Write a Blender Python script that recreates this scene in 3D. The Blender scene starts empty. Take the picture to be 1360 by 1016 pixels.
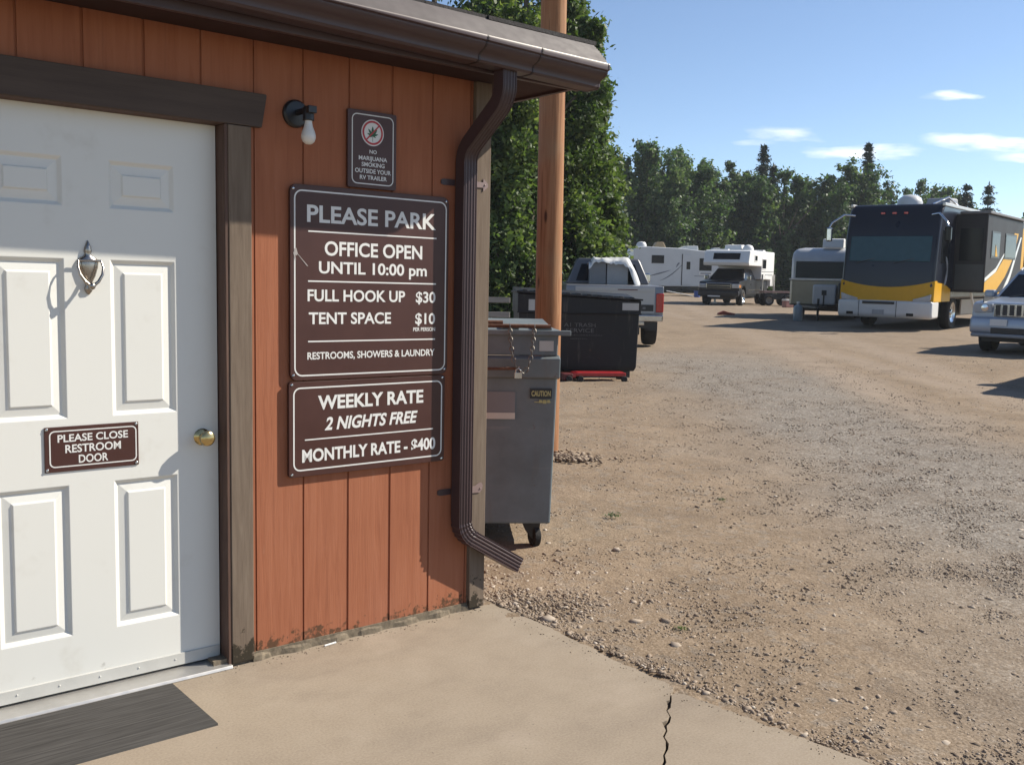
import bpy, bmesh, math, random
import numpy as np
from mathutils import Vector, Matrix
R = math.radians
PI = math.pi
SC = bpy.context.scene
COL = SC.collection

# ------------------------------------------------------------------ camera
F_PX, PITCH, ROLL, EYE = 1294.8, 0.09318, 0.01889, 1.4456
cd = bpy.data.cameras.new('camera'); cam = bpy.data.objects.new('camera', cd); COL.objects.link(cam)
fw = Vector((0, math.cos(PITCH), -math.sin(PITCH))); rt = Vector((1, 0, 0)); up = rt.cross(fw)
r2 = math.cos(ROLL)*rt + math.sin(ROLL)*up; u2 = -math.sin(ROLL)*rt + math.cos(ROLL)*up
cam.matrix_world = Matrix(((r2.x, u2.x, -fw.x, 0), (r2.y, u2.y, -fw.y, 0), (r2.z, u2.z, -fw.z, EYE), (0, 0, 0, 1)))
cd.sensor_fit = 'HORIZONTAL'; cd.sensor_width = 36; cd.lens = 36*F_PX/1360; cd.clip_start = .05; cd.clip_end = 2000
SC.camera = cam

# ------------------------------------------------------------------ sun, sky, exposure
SUN_AZ, SUN_EL = R(75.0), R(37.5)            # azimuth from the camera's forward (+Y) towards +X
S = Vector((math.cos(SUN_EL)*math.sin(SUN_AZ), math.cos(SUN_EL)*math.cos(SUN_AZ), math.sin(SUN_EL)))
sd = bpy.data.lights.new('sun', 'SUN'); sd.energy = 4.9; sd.angle = R(.5); sd.color = (1, .925, .80)
sun = bpy.data.objects.new('sun', sd); COL.objects.link(sun); sun.rotation_euler = S.to_track_quat('Z', 'Y').to_euler(); sun.location = S*60
W = bpy.data.worlds.new('World'); SC.world = W; W.use_nodes = True
wn = W.node_tree.nodes; wl = W.node_tree.links; wn.clear()
def wnode(t, **k):
    n = wn.new(t)
    for a, b in k.items(): setattr(n, a, b)
    return n
sky = wnode('ShaderNodeTexSky', sky_type='NISHITA', sun_disc=False, sun_elevation=SUN_EL, sun_rotation=SUN_AZ, altitude=2400, air_density=1.0, dust_density=.35, ozone_density=1.6)
bg = wnode('ShaderNodeBackground'); bg.inputs['Strength'].default_value = .083
wout = wnode('ShaderNodeOutputWorld')
tc = wnode('ShaderNodeTexCoord'); sx = wnode('ShaderNodeSeparateXYZ'); wl.new(tc.outputs['Generated'], sx.inputs[0])
def wm(op, a, b=None, c=None):
    n = wnode('ShaderNodeMath', operation=op)
    for i, v in enumerate((a, b, c)):
        if v is None: continue
        if isinstance(v, (int, float)): n.inputs[i].default_value = v
        else: wl.new(v, n.inputs[i])
    return n.outputs[0]
ymax = wm('MAXIMUM', sx.outputs[1], .05)
cu = wm('DIVIDE', sx.outputs[0], ymax); cv = wm('DIVIDE', sx.outputs[2], ymax)
cc = wnode('ShaderNodeCombineXYZ'); wl.new(wm('MULTIPLY', cu, 14.), cc.inputs[0]); wl.new(wm('MULTIPLY', cv, 60.), cc.inputs[1])
cn = wnode('ShaderNodeTexNoise'); cn.inputs['Scale'].default_value = 1.6; cn.inputs['Detail'].default_value = 6; wl.new(cc.outputs[0], cn.inputs['Vector'])
cn2 = wnode('ShaderNodeTexNoise'); cn2.inputs['Scale'].default_value = .9; cn2.inputs['Detail'].default_value = 5; wl.new(cc.outputs[0], cn2.inputs['Vector'])
csep = wnode('ShaderNodeSeparateColor'); wl.new(cn2.outputs['Color'], csep.inputs[0])
cu = wm('MULTIPLY_ADD', wm('SUBTRACT', csep.outputs[0], .5), .09, cu); cv = wm('MULTIPLY_ADD', wm('SUBTRACT', csep.outputs[1], .5), .022, cv)
tot = None
# thin bright clouds: (direction x/y, z/y, half width, half height, strength); two more continue the band out of frame
for u0, v0, a, b, s in ((.438, .2045, .034, .0075, .8), (.352, .147, .06, .0105, 1.), (.48, .157, .075, .011, 1.1), (.262, .1625, .04, .008, .55), (.52, .1435, .06, .006, .6), (.235, .153, .03, .005, .25), (.7, .16, .12, .012, 1.), (-.6, .2, .1, .01, .8)):
    d = wm('ADD', wm('POWER', wm('ABSOLUTE', wm('DIVIDE', wm('SUBTRACT', cu, u0), a)), 2.), wm('POWER', wm('ABSOLUTE', wm('DIVIDE', wm('SUBTRACT', cv, v0), b)), 2.))
    m = wm('MULTIPLY', wm('MAXIMUM', wm('SUBTRACT', 1., d), 0.), s)
    tot = m if tot is None else wm('MAXIMUM', tot, m)
cl = wm('MULTIPLY', tot, wm('MAXIMUM', wm('MULTIPLY_ADD', cn.outputs['Fac'], 4.2, -1.25), 0.))
cl = wm('MINIMUM', wm('MULTIPLY', cl, .72), .7)
cmix = wnode('ShaderNodeMix', data_type='RGBA'); wl.new(cl, cmix.inputs[0]); hs = wnode('ShaderNodeHueSaturation'); hs.inputs['Saturation'].default_value = .97; hs.inputs['Value'].default_value = 1.16; wl.new(sky.outputs[0], hs.inputs['Color']); wl.new(hs.outputs[0], cmix.inputs[6]); cmix.inputs[7].default_value = (10.5, 10.6, 10.8, 1)
wl.new(cmix.outputs[2], bg.inputs[0]); wl.new(bg.outputs[0], wout.inputs[0])
SC.view_settings.view_transform = 'Standard'; SC.view_settings.look = 'None'; SC.view_settings.exposure = 0.74; SC.view_settings.gamma = 1
SC.cycles.use_denoising = True
SC.cycles.max_bounces = 7

# ------------------------------------------------------------------ helpers
def gz(y):
    "height of the yard: level by the building, rising gently away from it"
    s = 1.2; t = (y-3.5)/s
    sp = s*(math.log1p(math.exp(t)) if t < 30 else t)
    return .0225*min(sp, 95) - .03

class MB:
    "collects shapes and links them as one mesh"
    def __init__(s, o=(0, 0, 0)): s.v = []; s.f = []; s.o = o
    def add(s, vs, fs):
        n = len(s.v); ox, oy, oz = s.o
        s.v += [(v[0]-ox, v[1]-oy, v[2]-oz) for v in vs]; s.f += [tuple(i+n for i in f) for f in fs]; return s
    def box(s, x0, x1, y0, y1, z0, z1):
        return s.add([(x, y, z) for z in (z0, z1) for y in (y0, y1) for x in (x0, x1)], [(0, 2, 3, 1), (4, 5, 7, 6), (0, 1, 5, 4), (2, 6, 7, 3), (0, 4, 6, 2), (1, 3, 7, 5)])
    def prism(s, pts, axis, t0, t1):
        "pts = 2-D outline, extruded along axis 'x' 'y' or 'z'"
        n = len(pts)
        def P(a, b, t): return {'x': (t, a, b), 'y': (a, t, b), 'z': (a, b, t)}[axis]
        return s.add([P(a, b, t0) for a, b in pts]+[P(a, b, t1) for a, b in pts], [tuple(range(n))[::-1], tuple(range(n, 2*n))]+[(i, (i+1) % n, n+(i+1) % n, n+i) for i in range(n)])
    def loft(s, rings, cap=True, closed=True):
        n = len(rings[0]); vs = [p for r in rings for p in r]; fs = []
        for k in range(len(rings)-1):
            for i in range(n if closed else n-1):
                j = (i+1) % n; fs.append((k*n+i, k*n+j, (k+1)*n+j, (k+1)*n+i))
        if cap and closed: fs += [tuple(range(n))[::-1], tuple(range((len(rings)-1)*n, len(rings)*n))]
        return s.add(vs, fs)
    def lathe(s, prof, c, ax=(0, 0, 1), n=16):
        ax = Vector(ax).normalized(); a = ax.orthogonal().normalized(); b = ax.cross(a); c = Vector(c); rings = []
        for r, t in prof: rings.append([tuple(c+ax*t+(a*math.cos(2*PI*i/n)+b*math.sin(2*PI*i/n))*max(r, 1e-5)) for i in range(n)])
        return s.loft(rings)
    def tube(s, pts, r, n=8):
        pts = [Vector(p) for p in pts]; rr = r if isinstance(r, (list, tuple)) else [r]*len(pts); rings = []; a = None
        for i, p in enumerate(pts):
            t = (pts[min(i+1, len(pts)-1)]-pts[max(i-1, 0)]).normalized()
            if a is None: a = t.orthogonal().normalized()
            else: a = (a-t*a.dot(t)).normalized()
            b = t.cross(a)
            rings.append([tuple(p+(a*math.cos(2*PI*k/n)+b*math.sin(2*PI*k/n))*rr[i]) for k in range(n)])
        return s.loft(rings)
    def pane(s, q, l=.1, r=.1, b=.1, t=.1, off=.006, th=.0):
        "a window pane on the quad q (bottom-left, bottom-right, top-right, top-left seen from outside), inset by fractions, proud by off"
        q = [Vector(p) for p in q]; nrm = (q[1]-q[0]).cross(q[3]-q[0]).normalized()
        def P(u, v): return (q[0]*(1-u)+q[1]*u)*(1-v)+(q[3]*(1-u)+q[2]*u)*v
        c = [P(l, b), P(1-r, b), P(1-r, 1-t), P(l, 1-t)]
        f = [tuple(p+nrm*off) for p in c]; k = [tuple(p-nrm*.01) for p in c]
        return s.add(k+f, [(4, 5, 6, 7), (0, 1, 5, 4), (1, 2, 6, 5), (2, 3, 7, 6), (3, 0, 4, 7)])
    def build(s, name, m, parent=None, bevel=0, smooth=None, seg=2):
        me = bpy.data.meshes.new(name); me.from_pydata(s.v, [], s.f); me.update()
        bm = bmesh.new(); bm.from_mesh(me); bmesh.ops.recalc_face_normals(bm, faces=bm.faces); bm.to_mesh(me); bm.free()
        me.materials.append(m); o = bpy.data.objects.new(name, me); COL.objects.link(o)
        if parent: o.parent = parent
        if smooth is not None:
            me.polygons.foreach_set('use_smooth', [True]*len(me.polygons)); me.set_sharp_from_angle(angle=R(smooth))
        if bevel:
            md = o.modifiers.new('bevel', 'BEVEL'); md.width = bevel; md.segments = seg; md.limit_method = 'ANGLE'; md.angle_limit = R(30); md.harden_normals = False
        return o

def tag(o, label=None, cat=None, group=None, kind=None):
    if label: o['label'] = label
    if cat: o['category'] = cat
    if group: o['group'] = group
    if kind: o['kind'] = kind
    return o
def empty(name, label, cat, loc=(0, 0, 0), rz=0, group=None, tilt=False, parent=None):
    o = bpy.data.objects.new(name, None); COL.objects.link(o); o.empty_display_size = .1
    M = Matrix.Rotation(rz, 4, 'Z')
    if tilt: M = Matrix.Rotation(math.atan(.0225), 4, 'X') @ M
    o.matrix_world = Matrix.Translation(Vector(loc)) @ M
    return tag(o, label, cat, group)
def copy_tree(o, parent=None):
    c = o.copy(); COL.objects.link(c)
    if parent: c.parent = parent
    for ch in o.children: copy_tree(ch, c)
    return c
def struct(o): o['kind'] = 'structure'; return o

# ------------------------------------------------------------------ materials
MATS = {}
KA = .80        # all base colours share one scale, matched with the exposure
class NT:
    def __init__(s, name):
        s.m = bpy.data.materials.new(name); s.m.use_nodes = True; s.t = s.m.node_tree; s.b = s.t.nodes['Principled BSDF']; s.out = s.t.nodes['Material Output']
        s._tc = None
    def n(s, t, **k):
        o = s.t.nodes.new(t)
        for a, b in k.items(): setattr(o, a, b)
        return o
    def lk(s, a, b): s.t.links.new(a, b)
    def co(s, which='Object', scale=(1, 1, 1)):
        if s._tc is None: s._tc = s.n('ShaderNodeTexCoord')
        mp = s.n('ShaderNodeMapping'); mp.inputs['Scale'].default_value = scale; s.lk(s._tc.outputs[which], mp.inputs[0]); return mp.outputs[0]
    def noise(s, scale, detail=4, rough=.55, vec=None, dist=0):
        o = s.n('ShaderNodeTexNoise'); o.inputs['Scale'].default_value = scale; o.inputs['Detail'].default_value = detail; o.inputs['Roughness'].default_value = rough; o.inputs['Distortion'].default_value = dist
        if vec is None: vec = s.co()
        s.lk(vec, o.inputs['Vector']); return o.outputs['Fac']
    def voro(s, scale, vec=None, feat='F1'):
        o = s.n('ShaderNodeTexVoronoi', feature=feat); o.inputs['Scale'].default_value = scale
        s.lk(vec if vec is not None else s.co(), o.inputs['Vector']); return o
    def math(s, op, a, b=None, c=None, clamp=False):
        o = s.n('ShaderNodeMath', operation=op, use_clamp=clamp)
        for i, v in enumerate((a, b, c)):
            if v is None: continue
            if isinstance(v, (int, float)): o.inputs[i].default_value = v
            else: s.lk(v, o.inputs[i])
        return o.outputs[0]
    def step(s, x, lo, hi):
        o = s.n('ShaderNodeMapRange', interpolation_type='SMOOTHSTEP'); s.lk(x, o.inputs[0]); o.inputs[1].default_value = lo; o.inputs[2].default_value = hi; return o.outputs[0]
    def ramp(s, x, stops):
        o = s.n('ShaderNodeValToRGB'); e = o.color_ramp.elements
        while len(e) < len(stops): e.new(.5)
        for k, (p, c) in enumerate(stops): e[k].position = p; e[k].color = (*c, 1)
        s.lk(x, o.inputs[0]); return o.outputs[0]
    def mix(s, f, a, b, blend='MIX'):
        o = s.n('ShaderNodeMix', data_type='RGBA', blend_type=blend)
        for i, v in ((0, f), (6, a), (7, b)):
            if isinstance(v, (int, float)): o.inputs[i].default_value = v
            elif isinstance(v, tuple): o.inputs[i].default_value = (*v, 1)
            else: s.lk(v, o.inputs[i])
        return o.outputs[2]
    def bump(s, h, strength=.3, dist=.01, prev=None):
        o = s.n('ShaderNodeBump'); o.inputs['Strength'].default_value = strength; o.inputs['Distance'].default_value = dist; s.lk(h, o.inputs['Height'])
        if prev is not None: s.lk(prev, o.inputs['Normal'])
        return o.outputs[0]
    def set(s, **k):
        for a, v in k.items():
            if a == 'Base_Color':
                v = tuple(x*KA for x in v) if isinstance(v, tuple) else s.mix(1., v, (KA, KA, KA), 'MULTIPLY')
            i = s.b.inputs[a.replace('_', ' ')]
            if isinstance(v, (int, float)): i.default_value = v
            elif isinstance(v, tuple): i.default_value = (*v, 1) if len(v) == 3 else v
            else: s.lk(v, i)
        return s.m
def mul(c, k): return tuple(min(1, x*k) for x in c)
def mat(name, c, rough=.55, metal=0, var=.12, scale=6, bump=0, bscale=60, spec=.5, coat=0, stretch=(1, 1, 1), trans=0):
    if name in MATS: return MATS[name]
    t = NT(name); f = t.noise(scale, 5, .6, t.co('Object', stretch))
    t.set(Base_Color=t.ramp(f, [(.25, mul(c, 1-var)), (.75, mul(c, 1+var))]), Roughness=rough, Metallic=metal, Specular_IOR_Level=spec)
    t.set(Roughness=t.math('MULTIPLY_ADD', t.noise(scale*2.3, 3), .16, rough-.08))
    if coat: t.set(Coat_Weight=coat, Coat_Roughness=.08)
    if trans: t.set(Transmission_Weight=trans)
    if bump: t.set(Normal=t.bump(t.noise(bscale, 4, .6, t.co('Object', stretch)), bump, .004))
    MATS[name] = t.m; return t.m

def m_siding():
    t = NT('stained wood siding'); g = t.noise(9, 6, .6, t.co('Object', (5, 1, .35)), .6); f = t.noise(55, 3, .6, t.co('Object', (3, 1, .12)))
    big = t.noise(1.6, 3)
    c = t.ramp(t.math('ADD', t.math('MULTIPLY', g, .6), t.math('MULTIPLY', big, .4)), [(.28, (.305, .108, .058)), (.5, (.378, .142, .076)), (.74, (.435, .175, .098))])
    # dirt splashed up from the slab: specks and flakes only, near the foot of the boards
    sp = t.n('ShaderNodeSeparateXYZ'); t.lk(t.co(), sp.inputs[0])
    n1 = t.noise(34, 6, .7); n2 = t.noise(8, 3)
    lim = t.math('MULTIPLY_ADD', t.step(sp.outputs[2], .03, .2), .29, .505)
    d = t.math('SUBTRACT', t.math('MULTIPLY_ADD', n2, .35, t.math('MULTIPLY', n1, .72)), lim)
    c = t.mix(t.math('MULTIPLY', t.step(d, .0, .07), .85), c, (.085, .055, .033))
    st = t.noise(7, 4, .7, t.co('Object', (6, 1, .22))); c = t.mix(t.math('MULTIPLY', t.step(st, .56, .74), .38), c, (.235, .085, .05))
    chip = t.math('GREATER_THAN', t.noise(21, 2, .5, t.co('Object', (1, 1, .4))), .735)
    c = t.mix(t.math('MULTIPLY', chip, .3), c, (.42, .2, .13)); c = t.mix(t.math('MULTIPLY', t.step(t.noise(2.3, 5, .7), .5, .75), .3), c, (.42, .18, .115))
    return t.set(Base_Color=c, Roughness=.8, Specular_IOR_Level=.12, Normal=t.bump(f, .22, .003, t.bump(g, .25, .004)))
def m_trim():
    t = NT('weathered brown trim'); g = t.noise(14, 6, .65, t.co('Object', (4, 4, .3)), .5); n = t.noise(16, 5, .7)
    c = t.ramp(g, [(.3, (.158, .118, .088)), (.55, (.205, .157, .118)), (.75, (.245, .192, .146))])
    sp = t.n('ShaderNodeSeparateXYZ'); t.lk(t.co(), sp.inputs[0])
    lim = t.math('MULTIPLY_ADD', t.step(sp.outputs[2], .02, .3), .30, .47)
    c = t.mix(t.step(t.math('SUBTRACT', n, lim), 0, .06), c, (.05, .04, .028))
    return t.set(Base_Color=c, Roughness=.8, Specular_IOR_Level=.15, Normal=t.bump(g, .22, .003))
def m_jamb():
    t = NT('dark stained jamb'); g = t.noise(16, 6, .65, t.co('Object', (4, 4, .3)), .5)
    return t.set(Base_Color=t.ramp(g, [(.3, (.07, .035, .023)), (.6, (.125, .065, .043)), (.8, (.2, .13, .09))]), Roughness=.7, Normal=t.bump(g, .4, .004))
def m_door():
    t = NT('white door paint'); n = t.noise(13, 5, .7, t.co('Object', (1, 1, 1.4))); sp = t.n('ShaderNodeSeparateXYZ'); t.lk(t.co(), sp.inputs[0])
    c = t.mix(t.math('MULTIPLY', t.noise(2.5, 4), .25), (.82, .815, .765), (.75, .74, .685))
    lim = t.math('MULTIPLY_ADD', t.step(sp.outputs[2], .05, .5), .12, .62)     # scuffs where shoes kick it
    c = t.mix(t.math('MULTIPLY', t.step(t.math('SUBTRACT', n, lim), 0, .1), .5), c, (.38, .35, .30)); hd = t.noise(5, 4, .7); c = t.mix(t.math('MULTIPLY', t.step(hd, .55, .75), .22), c, (.52, .47, .38))
    return t.set(Base_Color=c, Roughness=.42, Specular_IOR_Level=.4, Normal=t.bump(t.noise(160, 2, .5, t.co('Object', (1, 1, .2))), .05, .001))
def m_sign():
    t = NT('brown sign face'); n = t.noise(4, 5, .6); s = t.noise(60, 3)
    c = t.ramp(n, [(.3, (.062, .023, .018)), (.7, (.085, .034, .027))])
    return t.set(Base_Color=c, Roughness=t.math('MULTIPLY_ADD', s, .2, .28), Specular_IOR_Level=.35)
def m_concrete():
    t = NT('worn concrete'); a = t.noise(1.1, 5, .6); b = t.noise(7, 5, .6); c_ = t.noise(120, 3, .6); v = t.noise(300, 2)
    c = t.ramp(t.math('ADD', t.math('MULTIPLY', a, .6), t.math('MULTIPLY', b, .4)), [(.3, (.285, .228, .168)), (.5, (.345, .280, .208)), (.68, (.385, .318, .242))])
    c = t.mix(t.math('MULTIPLY', t.step(t.noise(.9, 5, .65, t.co('Object', (1, 2.2, 1))), .48, .7), .8), c, (.265, .212, .16)); c = t.mix(t.math('MULTIPLY', t.step(t.noise(3.1, 5, .7), .55, .75), .45), c, (.245, .195, .148)); c = t.mix(t.math('MULTIPLY', t.step(t.noise(2.2, 3, .6), .58, .7), .35), c, (.42, .345, .27))
    c = t.mix(.2, c, t.ramp(c_, [(.35, (.2, .16, .12)), (.65, (.5, .44, .36))]))
    spk = t.math('GREATER_THAN', t.noise(46, 1), .76); c = t.mix(t.math('MULTIPLY', spk, .5), c, (.16, .13, .1))
    return t.set(Base_Color=c, Roughness=.85, Specular_IOR_Level=.2, Normal=t.bump(v, .18, .002, t.bump(b, .12, .01)))
def m_ground():
    t = NT('dirt and gravel'); sp = t.n('ShaderNodeSeparateXYZ'); P = t.co(); t.lk(P, sp.inputs[0])
    w = t.noise(.33, 5, .6); w2 = t.noise(1.7, 5, .65); fine = t.noise(26, 6, .75); grit = t.noise(95, 3, .7)
    dirt = t.ramp(t.math('ADD', t.math('MULTIPLY', w2, .55), t.math('MULTIPLY', fine, .45)), [(.32, (.165, .117, .075)), (.5, (.27, .197, .13)), (.66, (.365, .278, .193))])
    # gravel lane: a band of grey chippings running away from the viewer
    dx = t.math('ABSOLUTE', t.math('SUBTRACT', t.math('MULTIPLY_ADD', t.math('SUBTRACT', w, .5), 3.0, sp.outputs[0]), 3.5))
    band = t.math('SUBTRACT', 1., t.step(dx, .5, 2.3)); near = t.math('SUBTRACT', 1., t.step(sp.outputs[1], 15., 24.))
    band = t.math('MULTIPLY', band, near)
    vg = t.voro(70); vg2 = t.voro(21)
    sx = t.n('ShaderNodeSeparateColor'); t.lk(vg.outputs['Color'], sx.inputs[0]); sx2 = t.n('ShaderNodeSeparateColor'); t.lk(vg2.outputs['Color'], sx2.inputs[0])
    grav = t.ramp(sx.outputs[0], [(0, (.105, .094, .082)), (.45, (.20, .186, .168)), (.8, (.285, .27, .245)), (1, (.45, .43, .40))])
    m = t.math('MULTIPLY', band, t.step(t.math('ADD', w2, t.math('MULTIPLY', fine, .6)), .35, .8))
    m = t.math('MAXIMUM', t.math('MULTIPLY', m, .85), t.math('MULTIPLY', t.math('GREATER_THAN', sx2.outputs[1], .8), .3))
    c = t.mix(m, dirt, grav)
    # pale wheel tracks packed smooth
    tr = None
    for x0, k, wd in ((5.2, .10, .5), (7.1, .12, .45), (9.6, .3, .55), (6.3, -.02, .35)):
        d = t.math('ABSOLUTE', t.math('SUBTRACT', t.math('MULTIPLY_ADD', sp.outputs[1], -k, sp.outputs[0]), x0-k*16))
        q = t.math('SUBTRACT', 1., t.step(t.math('MULTIPLY_ADD', w2, .35, d), .2, wd+.35)); tr = q if tr is None else t.math('MAXIMUM', tr, q)
    tr = t.math('MULTIPLY', tr, t.step(sp.outputs[1], 8., 14.))
    c = t.mix(t.math('MULTIPLY', tr, .75), c, (.345, .272, .208))
    far = t.step(sp.outputs[1], 14., 28.); c = t.mix(t.math('MULTIPLY', far, .5), c, (.275, .215, .16))
    c = t.mix(t.math('MULTIPLY', t.step(t.noise(.9, 4, .7), .53, .72), .5), c, (.135, .095, .064))
    c = t.mix(.22, c, t.ramp(grit, [(.38, (.03, .022, .015)), (.62, (.64, .53, .42))]))
    h = t.math('ADD', t.math('MULTIPLY', fine, .7), t.math('MULTIPLY', vg.outputs['Distance'], -.35))
    return t.set(Base_Color=c, Roughness=.95, Specular_IOR_Level=.1, Normal=t.bump(h, .45, .012, t.bump(w2, .5, .08)))
def m_stone():
    t = NT('gravel stone'); a = t.n('ShaderNodeAttribute', attribute_name='tone')
    return t.set(Base_Color=t.ramp(a.outputs['Fac'], [(0, (.13, .1, .075)), (.4, (.25, .192, .142)), (.75, (.37, .292, .222)), (1, (.54, .47, .39))]), Roughness=.9, Specular_IOR_Level=.15)
def m_leaf(name, dark, mid, light, tl=.28):
    t = NT(name); a = t.n('ShaderNodeAttribute', attribute_name='tone')
    c = t.ramp(a.outputs['Fac'], [(0, dark), (.55, mid), (1, light)])
    t.set(Base_Color=c, Roughness=.55, Specular_IOR_Level=.3)
    tr = t.n('ShaderNodeBsdfTranslucent'); t.lk(t.mix(1., c, (1.3, 1.45, .7), 'MULTIPLY'), tr.inputs[0])
    ms = t.n('ShaderNodeMixShader'); ms.inputs[0].default_value = tl; t.lk(t.b.outputs[0], ms.inputs[1]); t.lk(tr.outputs[0], ms.inputs[2]); t.lk(ms.outputs[0], t.out.inputs[0])
    return t.m
def m_pole():
    t = NT('pole timber'); g = t.noise(11, 6, .65, t.co('Object', (3, 3, .12)), .8); f = t.noise(60, 3, .6, t.co('Object', (2, 2, .06)))
    c = t.ramp(g, [(.3, (.22, .093, .04)), (.5, (.34, .16, .075)), (.7, (.44, .24, .12))])
    v = t.voro(1.7, t.co('Object', (4, 4, 1))); c = t.mix(t.math('SUBTRACT', 1., t.step(v.outputs['Distance'], .05, .13)), c, (.07, .028, .014))
    c = t.mix(t.step(t.noise(1.3, 3), .5, .7), c, (.33, .2, .11))
    ck = t.math('GREATER_THAN', t.noise(26, 2, .5, t.co('Object', (1.6, 1.6, .035))), .69); c = t.mix(t.math('MULTIPLY', ck, .6), c, (.06, .03, .017))
    return t.set(Base_Color=c, Roughness=.75, Specular_IOR_Level=.25, Normal=t.bump(f, .35, .004, t.bump(g, .3, .006)))
SIDING, TRIM, JAMB, DOORW, SIGN, CONC, GROUND, STONE, POLE = m_siding(), m_trim(), m_jamb(), m_door(), m_sign(), m_concrete(), m_ground(), m_stone(), m_pole()
WHITEV = mat('white vinyl', (.80, .79, .76), .5, var=.05)
GUTTER = mat('brown gutter paint', (.070, .044, .046), .4, .0, .1, 5, spec=.4)
GUARD = mat('gutter mesh', (.078, .063, .067), .6, 0, .2, 9, spec=.25)
SHINGLE = mat('dark shingle', (.035, .031, .032), .9, var=.35, scale=40, bump=.6, bscale=120)
SOFFIT = mat('dark soffit', (.05, .026, .024), .8, var=.2, spec=.2)
FOUND = mat('stained footing', (.19, .152, .105), .9, var=.45, scale=38, bump=.7, bscale=70)
ALU = mat('mill aluminium', (.62, .60, .57), .38, .7, .1, 12)
BLACK = mat('black plastic', (.018, .018, .02), .45, var=.2)
IRON = mat('black painted metal', (.016, .016, .018), .4, var=.2)
RUBBER = mat('tyre rubber', (.022, .021, .02), .85, var=.3, scale=14, bump=.3)
BRASS = mat('worn brass', (.62, .47, .22), .24, 1., .15, 20)
PEWTER = mat('pewter', (.42, .38, .34), .27, 1., .15, 20)
CHROME = mat('chrome', (.62, .63, .65), .16, 1., .05)
STEEL = mat('galvanised chain', (.2, .185, .165), .5, .7, .3, 40)
RUST = mat('rusty bar', (.15, .075, .045), .8, .2, .4, 30, bump=.4)
GLASS = mat('dark vehicle glass', (.009, .011, .015), .14, 0, .1, .5, spec=.14)
BULB = mat('frosted bulb', (.78, .76, .72), .35, var=.03)
REDL = mat('red lens', (.5, .02, .015), .25, var=.1, coat=.5)
AMBER = mat('amber lens', (.55, .2, .03), .25, var=.1)
CLEARL = mat('headlamp lens', (.55, .57, .6), .12, .3, .1, coat=.6)

# ------------------------------------------------------------------ ground and slab
BX, BY, BRZ = -1.1056, 3.6417, R(39.4475)          # the door's foot at its latch edge; local x runs along the wall, -y out of it
CB, SB = math.cos(BRZ), math.sin(BRZ)
def bw(u, off, z=0): return (BX+CB*u+SB*off, BY+SB*u-CB*off, z)
rng = np.random.default_rng(5)
def make_ground():
    xs = np.concatenate([np.arange(-60, -4, 4), np.arange(-4, 12, .16), np.arange(12, 40, 1.), np.arange(40, 161, 10)])
    ys = np.concatenate([np.arange(-20, 2, 2), np.arange(2, 12, .16), np.arange(12, 34, .5), np.arange(34, 110, 3), np.arange(110, 401, 20)])
    X, Y = np.meshgrid(xs, ys); Z = np.vectorize(gz)(Y)
    def wob(f, a, ph): return a*np.sin(X*f+ph)*np.cos(Y*f*.9+ph*1.7)
    k = np.clip((np.hypot(X+.3, Y-3.2)-1.6)/3, 0, 1)
    Z = Z+k*(wob(1.3, .012, 1)+wob(2.9, .008, 2)+wob(.5, .02, .3))+rng.normal(0, .003, X.shape)
    # below the slab and the building
    u = (X-BX)*CB+(Y-BY)*SB; off = (X-BX)*SB-(Y-BY)*CB
    Z = np.where((u < 1.2) & (off > -.1), np.minimum(Z, -.035), Z)
    Z = np.where((u < 1.15) & (off <= 0) & (off > -5), np.minimum(Z, -.03), Z)
    m = MB(); nx = len(xs); m.v = list(zip(X.ravel().tolist(), Y.ravel().tolist(), Z.ravel().tolist()))
    m.f = [(j*nx+i, j*nx+i+1, (j+1)*nx+i+1, (j+1)*nx+i) for j in range(len(ys)-1) for i in range(nx-1)]
    return struct(m.build('ground', GROUND, smooth=60))
make_ground()

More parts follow.
